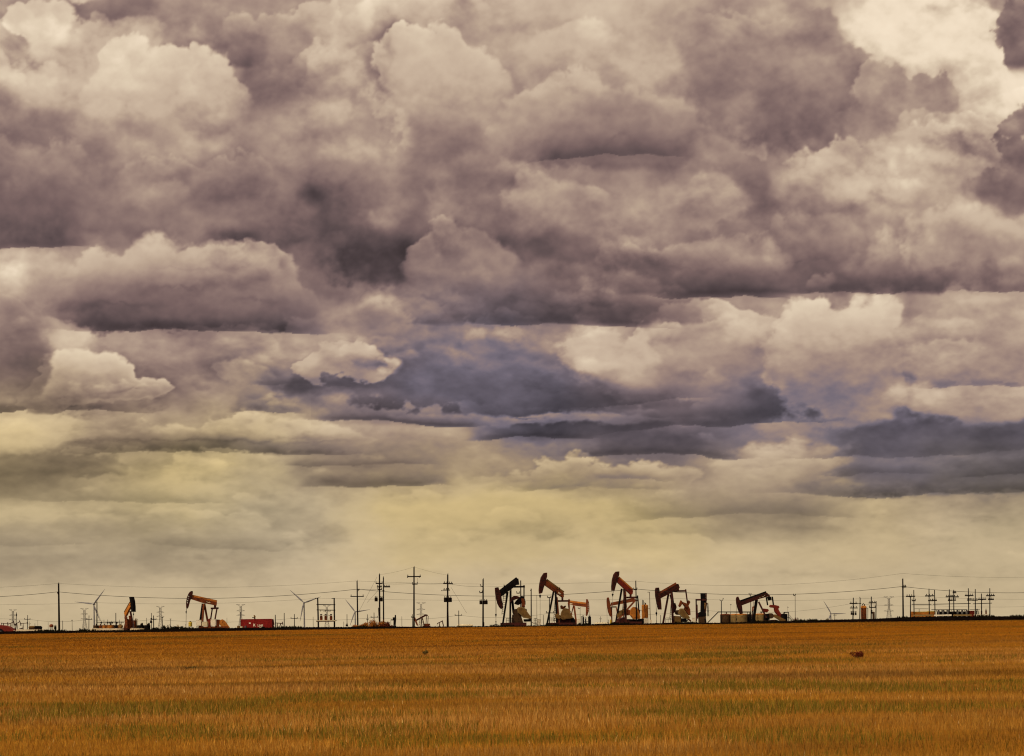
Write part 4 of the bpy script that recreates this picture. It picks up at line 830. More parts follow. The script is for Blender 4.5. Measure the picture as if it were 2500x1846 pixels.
ssp('rightmost substation pole with two crossarms', (2018,152), 2018, [(1930,322,2120,320,4,1), (1976,410,2100,408,4)])
for lb, q in (('left short horizontal beam of the substation', (240,517,690,517)), ('long middle horizontal beam of the substation', (720,516,1580,499)), ('right horizontal beam of the substation', (1635,507,2066,490))):
    s = N(329.5); o = MB().bar(s.p(q[0], q[1]), s.p(q[2], q[3]), .16, .2).build('crossbeam', M['wood']); tag(o, lb, 'beam', 'substation beams')
# ================================================================ wind turbines and lattice towers
turbine('leftmost wind turbine, one blade pointing left and one up to the right', A(3360), (1555,712), [(1245,675), (1745,462), (1668,995)])
turbine('middle wind turbine, left of the transformer rack', C(3360), (965,690), [(732,478), (1247,588), (902,1002)])
turbine('wind turbine half hidden by the bracketed line pole, above the brush pile', C(3950), (1810,840), [(1645,630), (2062,800), (1724,1080)])
turbine('rightmost wind turbine, its level blade reaching towards the red vertical tank', G(4200), (2090,870), [(1962,655), (2335,866), (2010,1060)])
def tower(label, s, cx, top, w, y2, y3, w2=None, w3=None, d=1.0):
    w2 = w2 or w * .9; w3 = w3 or w * .95
    pylon(label, s, cx, top + 6, [(cx - w, top + 12, cx + w, 14), (cx - w2, y2, cx + w2, 0), (cx - w3, y3, cx + w3, 0)])
tower('lattice tower farthest left, behind the tiny pump jacks', A(2900), 213, 805, 62, 895, 968)
tower('lattice tower just left of the leftmost wind turbine', A(2900), 1397, 785, 66, 875, 955)
tower('lattice tower between the steep orange pump jack and the red one with holes', Bz(2800), 620, 748, 66, 845, 915)
tower('lattice tower rising behind the red container', Bz(2800), 1950, 720, 72, 820, 895)
tower('faint lattice tower seen through the transformer rack', C(3000), 1340, 735, 60, 830, 900)
tower('lattice tower between the tallest pole and its right neighbour', D(2700), 1205, 690, 76, 800, 882)
tower('lattice tower between the red vertical tank and the substation', H_(2700), 666, 415, 58, 510, 578)

# ================================================================ red freight container
s = Sheet('B', 319); q0, q1 = s.p(1950, 958), s.p(2463, 958); zt = (q0.z + q1.z) / 2; zb = GZ + .12; x0, x1, y0, y1 = q0.x, q1.x, 319.0, 321.4
t = thing('freight_container', Vector(((x0 + x1) / 2, 320.2, GZ)), 'red freight container with white lettering, standing at the edge of the field', 'container')
b = MB(); n = 56; vs = []; fs = []
for i in range(n * 2 + 1):
    x = x0 + .1 + (x1 - x0 - .2) * i / (n * 2); d = .0 if (i // 2) % 2 == 0 else .045
    vs += [(x, y0 + d, zb + .14), (x, y0 + d, zt - .1)]
for i in range(n * 2): fs.append((2*i, 2*i + 2, 2*i + 3, 2*i + 1))
b.add(vs, fs); b.box((x0 + .06, y0 + .06, zb + .05), (x1 - .06, y1, zt - .06)).build('body', M['boxred'], t)
k = MB()
for x in (x0, x1 - .12): k.box((x, y0 - .02, zb), (x + .12, y0 + .1, zt)); k.box((x, y1 - .1, zb), (x + .12, y1 + .02, zt))
k.box((x0 + .12, y0 - .015, zt - .1), (x1 - .12, y0 + .08, zt)).box((x0 + .12, y0 - .015, zb), (x1 - .12, y0 + .08, zb + .15)); k.build('frame', M['boxred'], t)
k = MB()
for e in (.25, .5, .75): yy = y0 + (y1 - y0) * e; k.tube((x1 + .05, yy, zb + .1), (x1 + .05, yy, zt - .1), .025)
k.box((x1, y0 + .1, zb + .15), (x1 + .03, y1 - .1, zt - .12)).build('door', M['boxred'], t)
def letters(body, zx, zy, hz):
    me = text_mesh(body, 1.0, .012); xs = [v.co.x for v in me.vertices]; ys = [v.co.y for v in me.vertices]; p = s.p(zx, zy); hh = s.m(hz); kk = hh / (max(ys) - min(ys))
    for v in me.vertices: v.co = Vector((p.x + (v.co.x - min(xs)) * kk - t.location.x, y0 - .03 - v.co.z - t.location.y, p.z + (v.co.y - min(ys)) * kk - t.location.z))
    me.materials.append(M['white']); o = bpy.data.objects.new('lettering', me); COL.objects.link(o); o.parent = t
letters('K', 2160, 1082, 46); letters('LINE', 2232, 1082, 32)
p, q = s.p(2086, 1038), s.p(2116, 1017); MB().box((p.x, y0 - .03, p.z), (q.x, y0 - .005, q.z)).build('emblem', M['white'], t)
def crate(label, s, x0, y0, x1, y1, m, dep=.9, name='storage_box', cat='box', lid=None, group=None, legs=False, z0=None):
    a, b = s.p(x0, y0), s.p(x1, y1); zb = GZ if z0 is None else s.p(x0, z0).z; t = thing(name, Vector(((a.x + b.x) / 2, s.D + dep / 2, zb)), label, cat, group); zl = s.p(x0, y1).z if legs else zb
    w = b.x - a.x; hh = a.z - zl
    MB().box((a.x, s.D, zl), (b.x, s.D + dep, a.z - hh * .06)).build('body', M[m], t)
    MB().box((a.x - w * .02, s.D - .03, a.z - hh * .06), (b.x + w * .02, s.D + dep + .03, a.z)).build('lid', M[lid or m], t)
    MB().box((a.x + w * .2, s.D - .02, zl + hh * .1), (a.x + w * .8, s.D + .01, zl + hh * .82)).build('door_panel', M[m], t)
    if legs:
        for ex in (a.x + w * .06, b.x - w * .06):
            for ey in (s.D + .08, s.D + dep - .08): MB().tube((ex, ey, GZ), (ex, ey, zl), .05).build('leg', M['black'], t)
    return t
crate('small white box leaning at the foot of the red container', Sheet('C', 317.5), 226, 1088, 266, 1125, 'white')
crate('small black box beside the white one at the foot of the red container', Sheet('C', 317.4), 272, 1084, 306, 1125, 'black')
crate('grey box near the left corner of the red container', Sheet('B', 317.6), 2012, 1070, 2038, 1120, 'steel')
crate('olive box just off the left end of the red container', Sheet('B', 317.6), 1940, 1078, 1978, 1120, 'pale')
crate('olive drum rack left of the red container', Sheet('B', 317.6), 1890, 1070, 1925, 1120, 'tan')

# ================================================================ totes and tanks by the red pump jack
yt = vtank('small yellow chemical tank with domed top beside the white totes', Sheet('B', 319), 1086, 1145, 1003, 'yellow', dome=.3, bands=True, bot=1078, fittings=False)
tb = Sheet('B', 319); k = MB()
for e in (-.3, 0, .3): q = tb.p(1115 + e * 80, 1078); k.tube((q.x, q.y, GZ), q, .05)
k.build('stand', M['black'], yt); k = MB(); q = tb.p(1115, 1003); k.tube(q - Vector((0, 0, .05)), q + Vector((0, 0, .14)), .18, .18, 12); k.build('cap', M['black'], yt)
tg = 'white chemical totes'
crate('tall white tote on legs, left of three by the red pump jack', Sheet('B', 320), 1214, 975, 1292, 1068, 'white', 1.2, 'chemical_tote', 'chemical tote', legs=True, group=tg)
crate('lowest white tote with a small cap, middle of three by the red pump jack', Sheet('B', 320), 1306, 1003, 1396, 1075, 'pale', 1.2, 'chemical_tote', 'chemical tote', legs=True, group=tg)
crate('tallest white tote on legs, right of three by the red pump jack', Sheet('B', 320), 1452, 966, 1534, 1068, 'white', 1.2, 'chemical_tote', 'chemical tote', legs=True, group=tg)

# ================================================================ transformer rack between two poles
s = C(321); t = thing('transformer_rack', s.g(1330), 'two pole rack with three red brown transformers on its platform', 'transformer rack')
for a, c in (((1190,608),1203), ((1463,612),1468)):
    tp, bt = s.p(*a), s.g(c, 1100); k = MB().tube(bt - Vector((0,0,.3)), tp, .2, .15, 10).build('post', M['wood'], t)
    MB().bar(tp + Vector((-.55, -.2, -.1)), tp + Vector((.2, -.2, -.05)), .14).build('post_bracket', M['wood'], k)
for (xa, ya, xb, yb), th in (((1174,718,1484,723),.2), ((1176,808,1484,813),.2)): MB().bar(s.p(xa, ya) + Vector((0,-.26,0)), s.p(xb, yb) + Vector((0,-.26,0)), .18, th).build('crossbeam', M['wood'], t)
for x in (1243, 1326, 1400): k = MB(); q = s.p(x, 815) + Vector((0,-.26,0)); k.tube(q, q - Vector((0,0,.3)), .06, .05); k.build('fuse_cutout', M['black'], t)
a, b2 = s.p(1168, 982), s.p(1496, 982); MB().box((a.x, 320.2, a.z - .16), (b2.x, 321.8, a.z)).build('platform', M['pale'], t); MB().box((a.x + .1, 320.15, a.z - .34), (b2.x - .1, 320.19 + .1, a.z - .165)).build('platform_joist', M['maroon'], t)
for x in (1251, 1325, 1413):
    c = s.p(x, 980); c.y = 320.9; r, hh = s.m(19), s.m(78); k = MB().lathe(c, [(r*.95, 0), (r, .05), (r, hh*.9), (r*1.06, hh*.91), (r*1.06, hh*.95), (.02, hh)], 16)
    for i in range(12): g = i * math.pi / 6; k.bar(c + Vector((math.cos(g)*r*1.1, math.sin(g)*r*1.1, hh*.15)), c + Vector((math.cos(g)*r*1.1, math.sin(g)*r*1.1, hh*.8)), .05)
    k = k.build('transformer', M['rust'], t)
    for e in (-.6, 0, .6): insulator(c + Vector((r*e, 0, hh*.94)), k, .5)

# ================================================================ far left: tanks, sheds, vehicle
s = L.__class__('L', 333); og = 'left tank battery'
for lb, x0, x1, yt, m in (('dull brown tank at the left end of the left battery', 92, 235, 858, 'brown'), ('dark red brown tank, second in the left battery', 238, 322, 858, 'rust'), ('bright orange tank, narrower one of the left battery', 326, 440, 852, 'orange'), ('bright orange tank, wider one of the left battery', 443, 662, 848, 'orange'), ('black tank between the orange and the red one of the left battery', 668, 760, 852, 'black'), ('red tank at the right end of the left battery', 764, 872, 852, 'rust')):
    vtank(lb, s, x0, x1, yt, m, group=og, bot=955, rim='tan' if m == 'orange' else None)
o = MB(); P = s.p; o.tube(P(195,775,-3), P(925,775,-3), .07)
for x, h in ((305,740), (378,705), (480,700), (545,770), (590,735), (800,705), (432,780), (860,760)): o.tube(P(x, 860, -3), P(x, h, -3), .045)
for x in (305, 480, 545, 600, 730): o.ball(P(x, 790, -3), .22, 8, 6)
tag(o.build('vent_pipework', M['black']), 'black pipe rack with upright vents above the left orange tanks', 'pipework')
vtank('small tan upright vessel at the wellhead of the steep orange pump jack', s, 1222, 1276, 712, 'tan', dy=-2, name='process_vessel', cat='vessel')
crate('brown cabinet between steep orange pump jack and tan vessel', Sheet('L', 330), 1085, 735, 1165, 960, 'maroon', 1.0, 'equipment_cabinet', 'cabinet')
crate('red brown cabinet touching the tan vessel', Sheet('L', 330), 1168, 722, 1222, 960, 'rust', 1.0, 'equipment_cabinet', 'cabinet')
o = MB().path([P(1225,720,-3), P(1228,690,-3), P(1300,688,-3), P(1302,870,-3)], .05); tag(o.build('pipe_loop', M['tan']), 'thin pipe loop rising beside the tan vessel on the left', 'pipe')
for lb, x0, x1, yt in (('black storage tank with a pointed vent, left of two', 1280, 1470, 852), ('black storage tank with a pointed vent, right of two', 1472, 1642, 852)):
    t = vtank(lb, Sheet('L', 336), x0, x1, yt, 'black', group='black tanks left of the bushes', dome=.05); xc = {1280: 1420, 1472: 1607}[x0]
    c = Sheet('L', 336).p(xc, yt + 6); rr = Sheet('L', 336).m(27); hh = Sheet('L', 336).m(70); MB().lathe(c, [(rr, 0), (rr, hh*.5), (rr*.8, hh*.8), (.02, hh*1.05)], 14).build('vent_hood', M['black'], t)
vtank('round red water tank up on legs, left of the lone line pole', A(1500), 818, 882, 1042, 'rust', dome=.8, bot=1092, bands=False, fittings=False, name='water_tank', cat='water tank')
q = A(1500); o = [o for o in bpy.data.objects if o.name == 'water_tank'][0]
for e in (-22, -8, 8, 22): p = q.p(850 + e, 1090); MB().tube((p.x, p.y, GZ), p, .25).build('leg', M['steel'], o)
for lb, a in (('tan topped brown shed near the left edge', (1310, 1560, 785, 'tan')), ('black shed joined to the brown one near the left edge', (1565, 1805, 785, 'black'))):
    s2 = Sheet('M', 560); p0, p1 = s2.p(a[0], a[2]), s2.p(a[1], a[2]); t = thing('shed', Vector(((p0.x+p1.x)/2, 561.5, GZ)), lb, 'shed', 'sheds near the left edge')
    MB().box((p0.x, 560, GZ), (p1.x, 563, p0.z)).build('wall', M['brown' if a[3] == 'tan' else 'black'], t); MB().prism([Vector((p0.x-.2, 561.5, p0.z)), Vector((p1.x+.2, 561.5, p0.z)), Vector((p1.x-.5, 561.5, p0.z+.6)), Vector((p0.x+.5, 561.5, p0.z+.6))], Vector((0, 3.4, 0))).build('roof', M[a[3]], t)
    for i in range(3): xx = p0.x + (p1.x-p0.x)*(i+.5)/3; MB().box((xx-.4, 559.95, GZ+.4), (xx+.4, 559.98, GZ+1.8)).build('door', M['maroon'], t)
# red vehicle cut by the left edge
s = Sheet('M', 316.5); prof = [(700,975),(640,960),(560,890),(500,835),(430,780),(350,742),(250,715),(130,690),(0,678),(-120,676),(-260,560),(-420,520),(-760,520),(-800,600),(-800,975)]
t = thing('parked_truck', s.g(0), 'red vehicle with a curved bonnet, cut by the left edge', 'truck'); pz = [s.p(*c) for c in prof]
b = MB().prism([Vector((c.x, c.y + 1, c.z)) for c in pz], Vector((0, 1.9, 0))); b.build('body', M['red'], t)
for xx in (20, -640):
    c = s.p(xx, 985); c.z = GZ + .55; w = MB().tube(c + Vector((0, -.06, 0)), c + Vector((0, .2, 0)), .56, .56, 24).build('wheel', M['rubber'], t); MB().tube(c + Vector((0, -.075, 0)), c + Vector((0, -.055, 0)), .28, .28, 18).build('rim', M['steel'], w)
    n = 16; MB().prism([c + Vector((math.cos(math.pi * i / n) * .72, -.02, math.sin(math.pi * i / n) * .72)) for i in range(n + 1)] + [c + Vector((math.cos(math.pi * i / n) * .58, -.02, math.sin(math.pi * i / n) * .58)) for i in range(n, -1, -1)], Vector((0, .12, 0))).build('wheel_arch', M['black'], t)
q = s.p(-300, 600); MB().prism([Vector((s.p(*c).x, s.p(*c).y + .04, s.p(*c).z)) for c in ((-250,590),(-400,545),(-560,545),(-560,665),(-160,665))], Vector((0, .03, 0))).build('window', M['black'], t)
q = s.p(655, 940); MB().ball(q + Vector((-.15, .25, .05)), .14, 10, 6).build('headlight', M['pale'], t)

# ================================================================ centre: vessels and cabinets
bv = 'black wellhead vessels'
for lb, x0, x1, yt in (('slimmer left one of two tall black vessels beneath the small right facing pump jack', 1842, 1872, 922), ('stouter right one of two tall black vessels beneath the small right facing pump jack', 1936, 1986, 912), ('short black pipe stand between the two black vessels', 1886, 1908, 955)):
    t = vtank(lb, E(335), x0, x1, yt, 'black', name='process_vessel', cat='vessel', group=bv, dome=.15, fittings=False); s = E(335); c = s.p((x0+x1)/2, yt); rr = s.m(11)
    k = MB()
    for i in range(10): a, b2 = i*.628, (i+1)*.628; k.tube(c + Vector((math.cos(a)*rr, 0, rr + math.sin(a)*rr)), c + Vector((math.cos(b2)*rr, 0, rr + math.sin(b2)*rr)), .05)
    k.build('lifting_ring', M['black'], t)
o = MB().path([E(334).p(1826, 1050), E(334).p(1826, 915), E(334).p(1852, 910), E(334).p(1852, 930)], .06).path([E(334).p(1872, 1000), E(334).p(1936, 1000)], .06); tag(o.build('flow_line', M['black']), 'black bent pipe joining the black vessels', 'pipe')
wc = 'white cabinets between the pump jacks'
crate('white cabinet with stains left of the white plated pump jack', E(326), 1088, 962, 1156, 1050, 'white', 1.0, 'equipment_cabinet', 'cabinet', group=wc)
crate('narrow white cabinet left of the two black vessels', E(340), 1752, 958, 1802, 1050, 'white', 1.0, 'equipment_cabinet', 'cabinet', group=wc)
crate('white cabinet at the foot of the orange vessel', FS(325), 963, 942, 1028, 1040, 'white', .9, 'equipment_cabinet', 'cabinet', group=wc)
crate('small low white cabinet right of the orange vessel', FS(330), 1064, 972, 1096, 1040, 'white', .9, 'equipment_cabinet', 'cabinet', group=wc)
crate('white cabinet left of the end-on pump jack', FS(334), 1772, 938, 1828, 1040, 'white', 1.0, 'equipment_cabinet', 'cabinet', group=wc)
o = MB().path([E(324).p(1010, 1015), E(324).p(1040, 1030), E(324).p(1075, 1022), E(324).p(1078, 1055)], .07); tag(o.build('flow_line', M['rust']), 'rust red pipe at the foot of the bare weathered pole', 'pipe')
htank('long low pale tank left of the orange pump jack behind the tallest one', FS(420), 132, 420, 1018, 1055, 'pale')
htank('long low pale tank between two transformer poles', D(520), 1795, 2075, 1050, 1085, 'pale', vents=3)
t = vtank('tall orange vessel with pipes on top, right of the tallest pump jack', FS(336), 925, 1032, 718, 'orange', name='process_vessel', cat='vessel', dome=.08); s = FS(334.5)
for x, yt in ((938, 640), (955, 648), (978, 680)): MB().tube(s.p(x, 725), s.p(x, yt), .07, .07).build('stack_pipe', M['black'], t)
MB().bar(s.p(975, 728), s.p(985, 960), .2).build('down_pipe', M['maroon'], t); MB().path([s.p(925, 812), s.p(890, 812), s.p(888, 900)], .07).path([s.p(1032, 785), s.p(1070, 787)], .05).build('side_pipe', M['rust'], t)
crate('black equipment skid left of the orange vessel', FS(328), 895, 962, 962, 1040, 'black', 1.0, 'equipment_cabinet', 'cabinet')
crate('small yellow can at the wellhead of the orange pump jack', FS(366), 402, 968, 424, 1010, 'yellow', .5)

# ================================================================ tan tank battery
s = Sheet('K', 338); tg = 'tan tank battery'
for lb, x0, x1, yt, m, rim, dy in (('dark brown tank at the left end of the tan battery', 88, 352, 626, 'brown', 'rust', 0), ('wide cream tan tank, second of the tan battery', 356, 786, 622, 'cream', 'orange', -1), ('black tank in the middle of the tan battery', 788, 902, 630, 'black', None, 0), ('narrow maroon tank behind the leg of the maroon pump jack', 904, 1000, 630, 'maroon', None, 1), ('cream tan tank at the right of the tan battery, behind the leaning brace', 1002, 1240, 615, 'cream', 'orange', -1)):
    vtank(lb, s, x0, x1, yt, m, group=tg, rim=rim, dy=dy, dome=.1)
vtank('black tank right of the counterweights of the maroon pump jack', Sheet('K', 334), 1620, 1832, 622, 'black', dome=.06)
o = MB(); P = s.p; o.path([P(-240, 860, -9), P(40, 577, -9), P(890, 577, -9)], .11, 8).path([P(1130, 578, -9), P(1262, 578, -9)], .11, 8)
for x in (215, 360, 800): o.tube(P(x, 640, -6), P(x, 577, -9), .05)
tag(o.build('pipeline', M['black']), 'black pipeline climbing at a slant and running along above the tan tanks', 'pipeline')
o = MB(); s2 = Sheet('K', 333); P = s2.p
o.path([P(1740, 640), P(1742, 590), P(1868, 588), P(1872, 830)], .1, 6).path([P(1832, 715), P(1870, 715)], .07).path([P(1870, 640), P(1992, 770)], .03).path([P(1878, 700), P(1985, 815)], .03).path([P(1905, 665), P(1905, 780)], .03)
for i in range(6): a = P(1880 + i*18, 720 + i*18); o.box((a.x - .25, a.y - .4, a.z - .03), (a.x + .25, a.y + .4, a.z + .03))
tag(o.build('stair_frame', M['black']), 'black pipe frame and stair at the right of the tan tanks', 'staircase')
o = MB(); s2 = Sheet('K', 420)
for x in (940, 1000):
    o.tube(s2.p(x, 570), s2.p(x + 8, 295), .05)
for i in range(7): y = 310 + i*38; o.tube(s2.p(945, y), s2.p(1003, y + 30), .03).tube(s2.p(1003, y), s2.p(945, y + 30), .03)
tag(o.build('lattice_mast', M['zinc']), 'pale lattice mast under the beam of the maroon pump jack', 'mast')
s2 = Sheet('K', 419); pump('tiny dark red pump jack head seen beneath the beam of the maroon one', s2, (940, 1000), dict(head=M['rust'], beam=M['maroon'], legs=M['maroon']), head=[(925,440),(975,428),(985,450),(950,475),(945,550),(920,548)], legs=[((930,540),(930,900),20)], group=far)
shrub('red brown bush at the end of the stair, right of the tan tanks', Sheet('K', 318).g(2040, 850), 1.0, 1.5, L_RED, 260, .1, seed=5)
shrub('small red brown weed clump right of the stair', Sheet('K', 318).g(2160, 850), .5, .45, L_RED, 80, .07, seed=6)

# ================================================================ right: red tank and substation equipment
t = vtank('red vertical tank with rounded yellowish top, between two poles on the right', H_(330), 342, 405, 516, 'rust', dome=.14, rim='orange', name='process_vessel', cat='vessel')
MB().path([H_(330).p(405, 545), H_(330).p(422, 548), H_(330).p(422, 668)], .08).build('stack_pipe', M['steel'], t); MB().path([H_(330).p(352, 518), H_(330).p(372, 490)], .1).build('vent_pipe', M['black'], t)
vtank('small brown drum between the poles right of the red vertical tank', H_(330), 475, 502, 588, 'brown', dome=.12, fittings=False)
s = N(332); se = 'substation equipment'
crate('orange brown cabinet at the left end of the substation', s, 244, 682, 306, 785, 'orange', 1.5, 'substation_cabinet', 'cabinet', group=se)
crate('long orange brown housing with yellow lids in the substation', s, 310, 684, 640, 770, 'orange', 1.6, 'substation_cabinet', 'cabinet', lid='yellow', group=se)
crate('orange housing right of the long one in the substation', s, 644, 672, 760, 770, 'orange', 1.6, 'substation_cabinet', 'cabinet', lid='yellow', group=se)
crate('red cabinet at the right of the substation', s, 1560, 664, 1672, 785, 'red', 1.6, 'substation_cabinet', 'cabinet', group=se)
for i, (x0, x1, lb) in enumerate(((855, 925, 'leftmost black switchgear box of the substation'), (962, 1032, 'second black switchgear box of the substation'), (1070, 1250, 'widest black switchgear box of the substation'), (1290, 1360, 'fourth black switchgear box from the left in the substation'), (1395, 1560, 'black switchgear box touching the red cabinet of the substation'))):
    crate(lb, s, x0, 682, x1, 765, 'black', 1.5, 'switchgear_box', 'switchgear', group='black switchgear of the substation')
for i, (x, lb) in enumerate(((840, 'leftmost pale upright bushing of the substation'), (943, 'second pale upright bushing of the substation'), (1050, 'third pale upright bushing of the substation'), (1270, 'fourth pale upright bushing of the substation'), (1377, 'fifth pale upright bushing of the substation'), (1478, 'rightmost pale upright bushing of the substation'))):
    q = s.p(x, 655); q.y -= .4; k = MB(); z = GZ; prof = []; 
    for j in range(9): zz = (q.z - GZ) * j / 8; prof += [(.22, zz), (.34, zz + .06), (.22, zz + .12)]
    k.lathe(Vector((q.x, q.y, GZ)), prof, 10); tag(k.build('bushing', M['zinc']), lb, 'bushing', 'pale bushings of the substation')
o = MB(); P = s.p; o.tube(P(690, 640), P(1505, 638), .07).tube(P(1560, 634), P(1790, 634), .05).tube(P(310, 618), P(620, 620), .05)
for x in list(range(800, 1510, 58)): o.tube(P(x, 638), P(x + 12, 688), .06)
for x in (410, 1735): o.tube(P(x, 620), P(x, 690), .06)
tag(o.build('busbar', M['black']), 'black busbar with droppers running above the substation boxes', 'busbar', se)
wr = 'white barrier beams of the substation'
for lb, x0, x1, y, m in (('left white barrier beam in front of the substation', 276, 716, 766, 'cream'), ('middle white barrier beam in front of the substation', 750, 1148, 764, 'white'), ('right white barrier beam in front of the substation', 1190, 1606, 762, 'cream')):
    sb = N(327); a, b2 = sb.p(x0, y - 12), sb.p(x1, y + 16); t = thing('barrier_beam', Vector(((a.x+b2.x)/2, 327, GZ)), lb, 'barrier', wr); MB().box((a.x, 327, b2.z), (b2.x, 327.2, a.z)).build('rail', M[m], t)
    for i in range(5): xx = a.x + (b2.x-a.x)*(i+.5)/5; MB().box((xx-.06, 327.21, GZ), (xx+.06, 327.3, a.z-.05)).build('post', M['brown'], t)
sp_ = N(331); a, b2 = sp_.p(1678, 742), sp_.p(2032, 750); t = thing('transformer_platform', Vector(((a.x+b2.x)/2, 332, GZ)), 'white platform on short legs carrying red transformers, right end of the substation', 'platform'); MB().box((a.x, 331, b2.z - .1), (b2.x, 332.6, a.z)).build('deck', M['white'], t)
for i in range(4): xx = a.x + (b2.x-a.x)*(i+.3)/4; MB().box((xx-.1, 331.2, GZ), (xx+.1, 332.4, b2.z-.1)).build('leg', M['white'], t)
for lb, x, w, yt, m in (('red transformer on the white platform beside the shortest pole', 1853, 17, 652, 'rust'), ('red transformer on the white platform beside the rightmost pole', 1956, 17, 640, 'rust'), ('black transformer on the left of the white platform', 1745, 15, 645, 'black'), ('short black regulator on the white platform', 1790, 10, 690, 'black')):
    c = sp_.p(x, 742); c.y = 331.7; rr = sp_.m(w); hh = sp_.p(x, yt).z - c.z; t = thing('transformer', c, lb, 'transformer', 'transformers on the white platform'); MB().lathe(c, [(rr, 0), (rr, hh*.8), (rr*1.08, hh*.81), (rr*1.08, hh*.85), (.02, hh*.92)], 14).build('can', M[m], t); insulator(c + Vector((0, 0, hh*.88)), t, .4)

# ================================================================ bushes
db = 'dark bushes along the left bank'
for i, (x, y, w, lb) in enumerate(((520, 1105, 45, 'low dark bush right of the crossarm pole'), (580, 1098, 60, 'dark bush left of the lamp posts'), (665, 1070, 60, 'tall dark bush under the first lamp post'), (725, 1078, 45, 'rounded dark bush left of the bare windswept one'), (830, 1082, 55, 'dark bush right of the bare windswept one'), (880, 1070, 60, 'broad dark bush with pale grass behind it'), (945, 1075, 60, 'dark bush near the gap before the red pump jack'), (1020, 1095, 55, 'low dark bush under the bridle of the red pump jack'), (1085, 1098, 60, 'low dark bush under the yellow tank'), (1160, 1104, 60, 'low dark bush left of the totes'))):
    s = Bz(316); c = s.g(x); shrub(lb, c, s.m(w), s.p(x, y).z - GZ + .1, L_DARK, 420, .13, group=db, seed=20 + i)
s = Bz(322); shrub('bare windswept bush with open crown among the dark bushes', s.g(762), s.m(50), s.p(762, 1025).z - GZ, L_DARK, 200, .12, seed=40, cat='small tree')
s = Bz(324); shrub('pale dry grass clump behind the dark bushes', s.g(895), s.m(60), s.p(895, 1046).z - GZ, L_PALE, 250, .14, seed=41)
s = A(340); shrub('narrow dark evergreen left of the lone line pole', s.g(918), s.m(20), s.p(918, 1035).z - GZ, L_DARK, 320, .14, seed=42, cat='small tree', name='evergreen_bush')
for x, y, w, sd, lb in ((1390, 1085, 40, 43, 'dark bush at the foot of the second lattice tower'), (1325, 1108, 22, 44, 'small dark bush left of the one by the second lattice tower')):
    s = A(330); shrub(lb, s.g(x), s.m(w), s.p(x, y).z - GZ, L_DARK, 180, .12, seed=sd, group='dark bushes near the lone line pole')
bp = 'heaps of the dead brush pile'
for i, (x, y, w, m, lb) in enumerate(((130, 1060, 70, L_DEAD, 'low left end of the dead brush pile'), (230, 1045, 80, L_DEAD, 'left shoulder of the dead brush pile'), (330, 1015, 80, L_DEAD, 'orange heap at the left crest of the dead brush pile'), (445, 985, 90, L_DEAD, 'highest orange heap of the dead brush pile'), (480, 1045, 70, L_RED, 'dark brown hollow in the middle of the dead brush pile'), (575, 990, 70, L_DEAD, 'orange heap at the right crest of the dead brush pile'), (640, 1005, 45, L_RED, 'dark red heap at the right of the dead brush pile'), (570, 1055, 60, L_RED, 'brown lower heap right of the hollow in the brush pile'), (695, 1068, 45, L_RED, 'low right tail of the dead brush pile'))):
    s = D(316 + (i % 3) * .8); c = s.g(x); shrub(lb, c, s.m(w) * 1.4, (s.p(x, y).z - GZ) * 1.12, m, 1100, .12, cat='brush heap', name='brush_heap', group=bp, seed=60 + i, lump=7)
s = G(345); shrub('olive bush left of the rightmost wind turbine', s.g(2030), s.m(34), s.p(2030, 940).z - GZ, L_OLIVE, 260, .13, seed=50)

# ================================================================ overhead wires
def S(*pts, D=318, d=None): return [at(x, y, D) for x, y in pts]
lw = 'wires of the long power line'
def span(a, b, s): return a, b, s
def run(label, sup, r, D=318, group=lw):
    """sup: (x, y) at each support and the lowest reading (y) in the middle of each span"""
    out = []
    for (x0, y0, ym), (x1, y1, _) in zip(sup[:-1], sup[1:]):
        n = 24
        for i in range(n): f = i / n; yl = y0 + (y1 - y0) * f; sg = (ym - (y0 + y1) / 2) if ym else 0; out.append(at(x0 + (x1 - x0) * f, yl + sg * 4 * f * (1 - f), D))
    out.append(at(sup[-1][0], sup[-1][1], D)); tag(MB().path(out, r, 4).build('overhead_wire', M['wire']), label, 'wire', group)
run('thick sagging cable of the long power line between the four line poles', [(-330, 1446, 1459), (141, 1445, 1461), (872, 1438.5, 1455.5), (1552, 1438, 1452), (2203, 1432, 1447.5), (2760, 1428, 0)], .045)
run('thin topmost wire of the long power line', [(-330, 1428, 1436), (143, 1424.5, 1434.5), (870, 1418.5, 1426), (1552, 1419, 1428.5), (2203, 1400, 1409.5), (2760, 1394, 0)], .017)
run('thin lowest wire crossing behind the bridles of the nose-high pump jacks', [(-330, 1474, 1477), (237, 1471.5, 1473.5), (780, 1460.5, 1466), (1650, 1461, 1466), (2230, 1455, 1463), (2760, 1452, 0)], .018, 335)
run('faint distribution wire on the far crossarm poles, left part', [(-60, 1508, 1511), (68, 1511.5, 1518), (217, 1512, 1518), (375, 1512, 1519), (718, 1509.5, 1514), (915, 1507, 1512), (1120, 1502, 1508), (1345, 1496.5, 0)], .03, 460, 'distribution wires')
run('faint distribution wire on the far crossarm poles, right part', [(1345, 1496.5, 1502), (1720, 1490, 1495), (2085, 1472.5, 1479), (2260, 1478, 1482), (2660, 1474, 0)], .025, 460, 'distribution wires')
dw = 'wires between the two armed poles'
run('wire from the close pole pair to the tallest pole', [(926, 1424.5, 1426), (1007, 1424.5, 0)], .028, 320, dw)
run('wire from the tallest pole to its right neighbour', [(1010, 1424.5, 1426), (1090, 1424.8, 0)], .028, 320, dw)
run('wire from the double armed transformer pole to the next transformer pole', [(1096, 1425, 1431), (1176, 1431, 0)], .024, 320, dw)
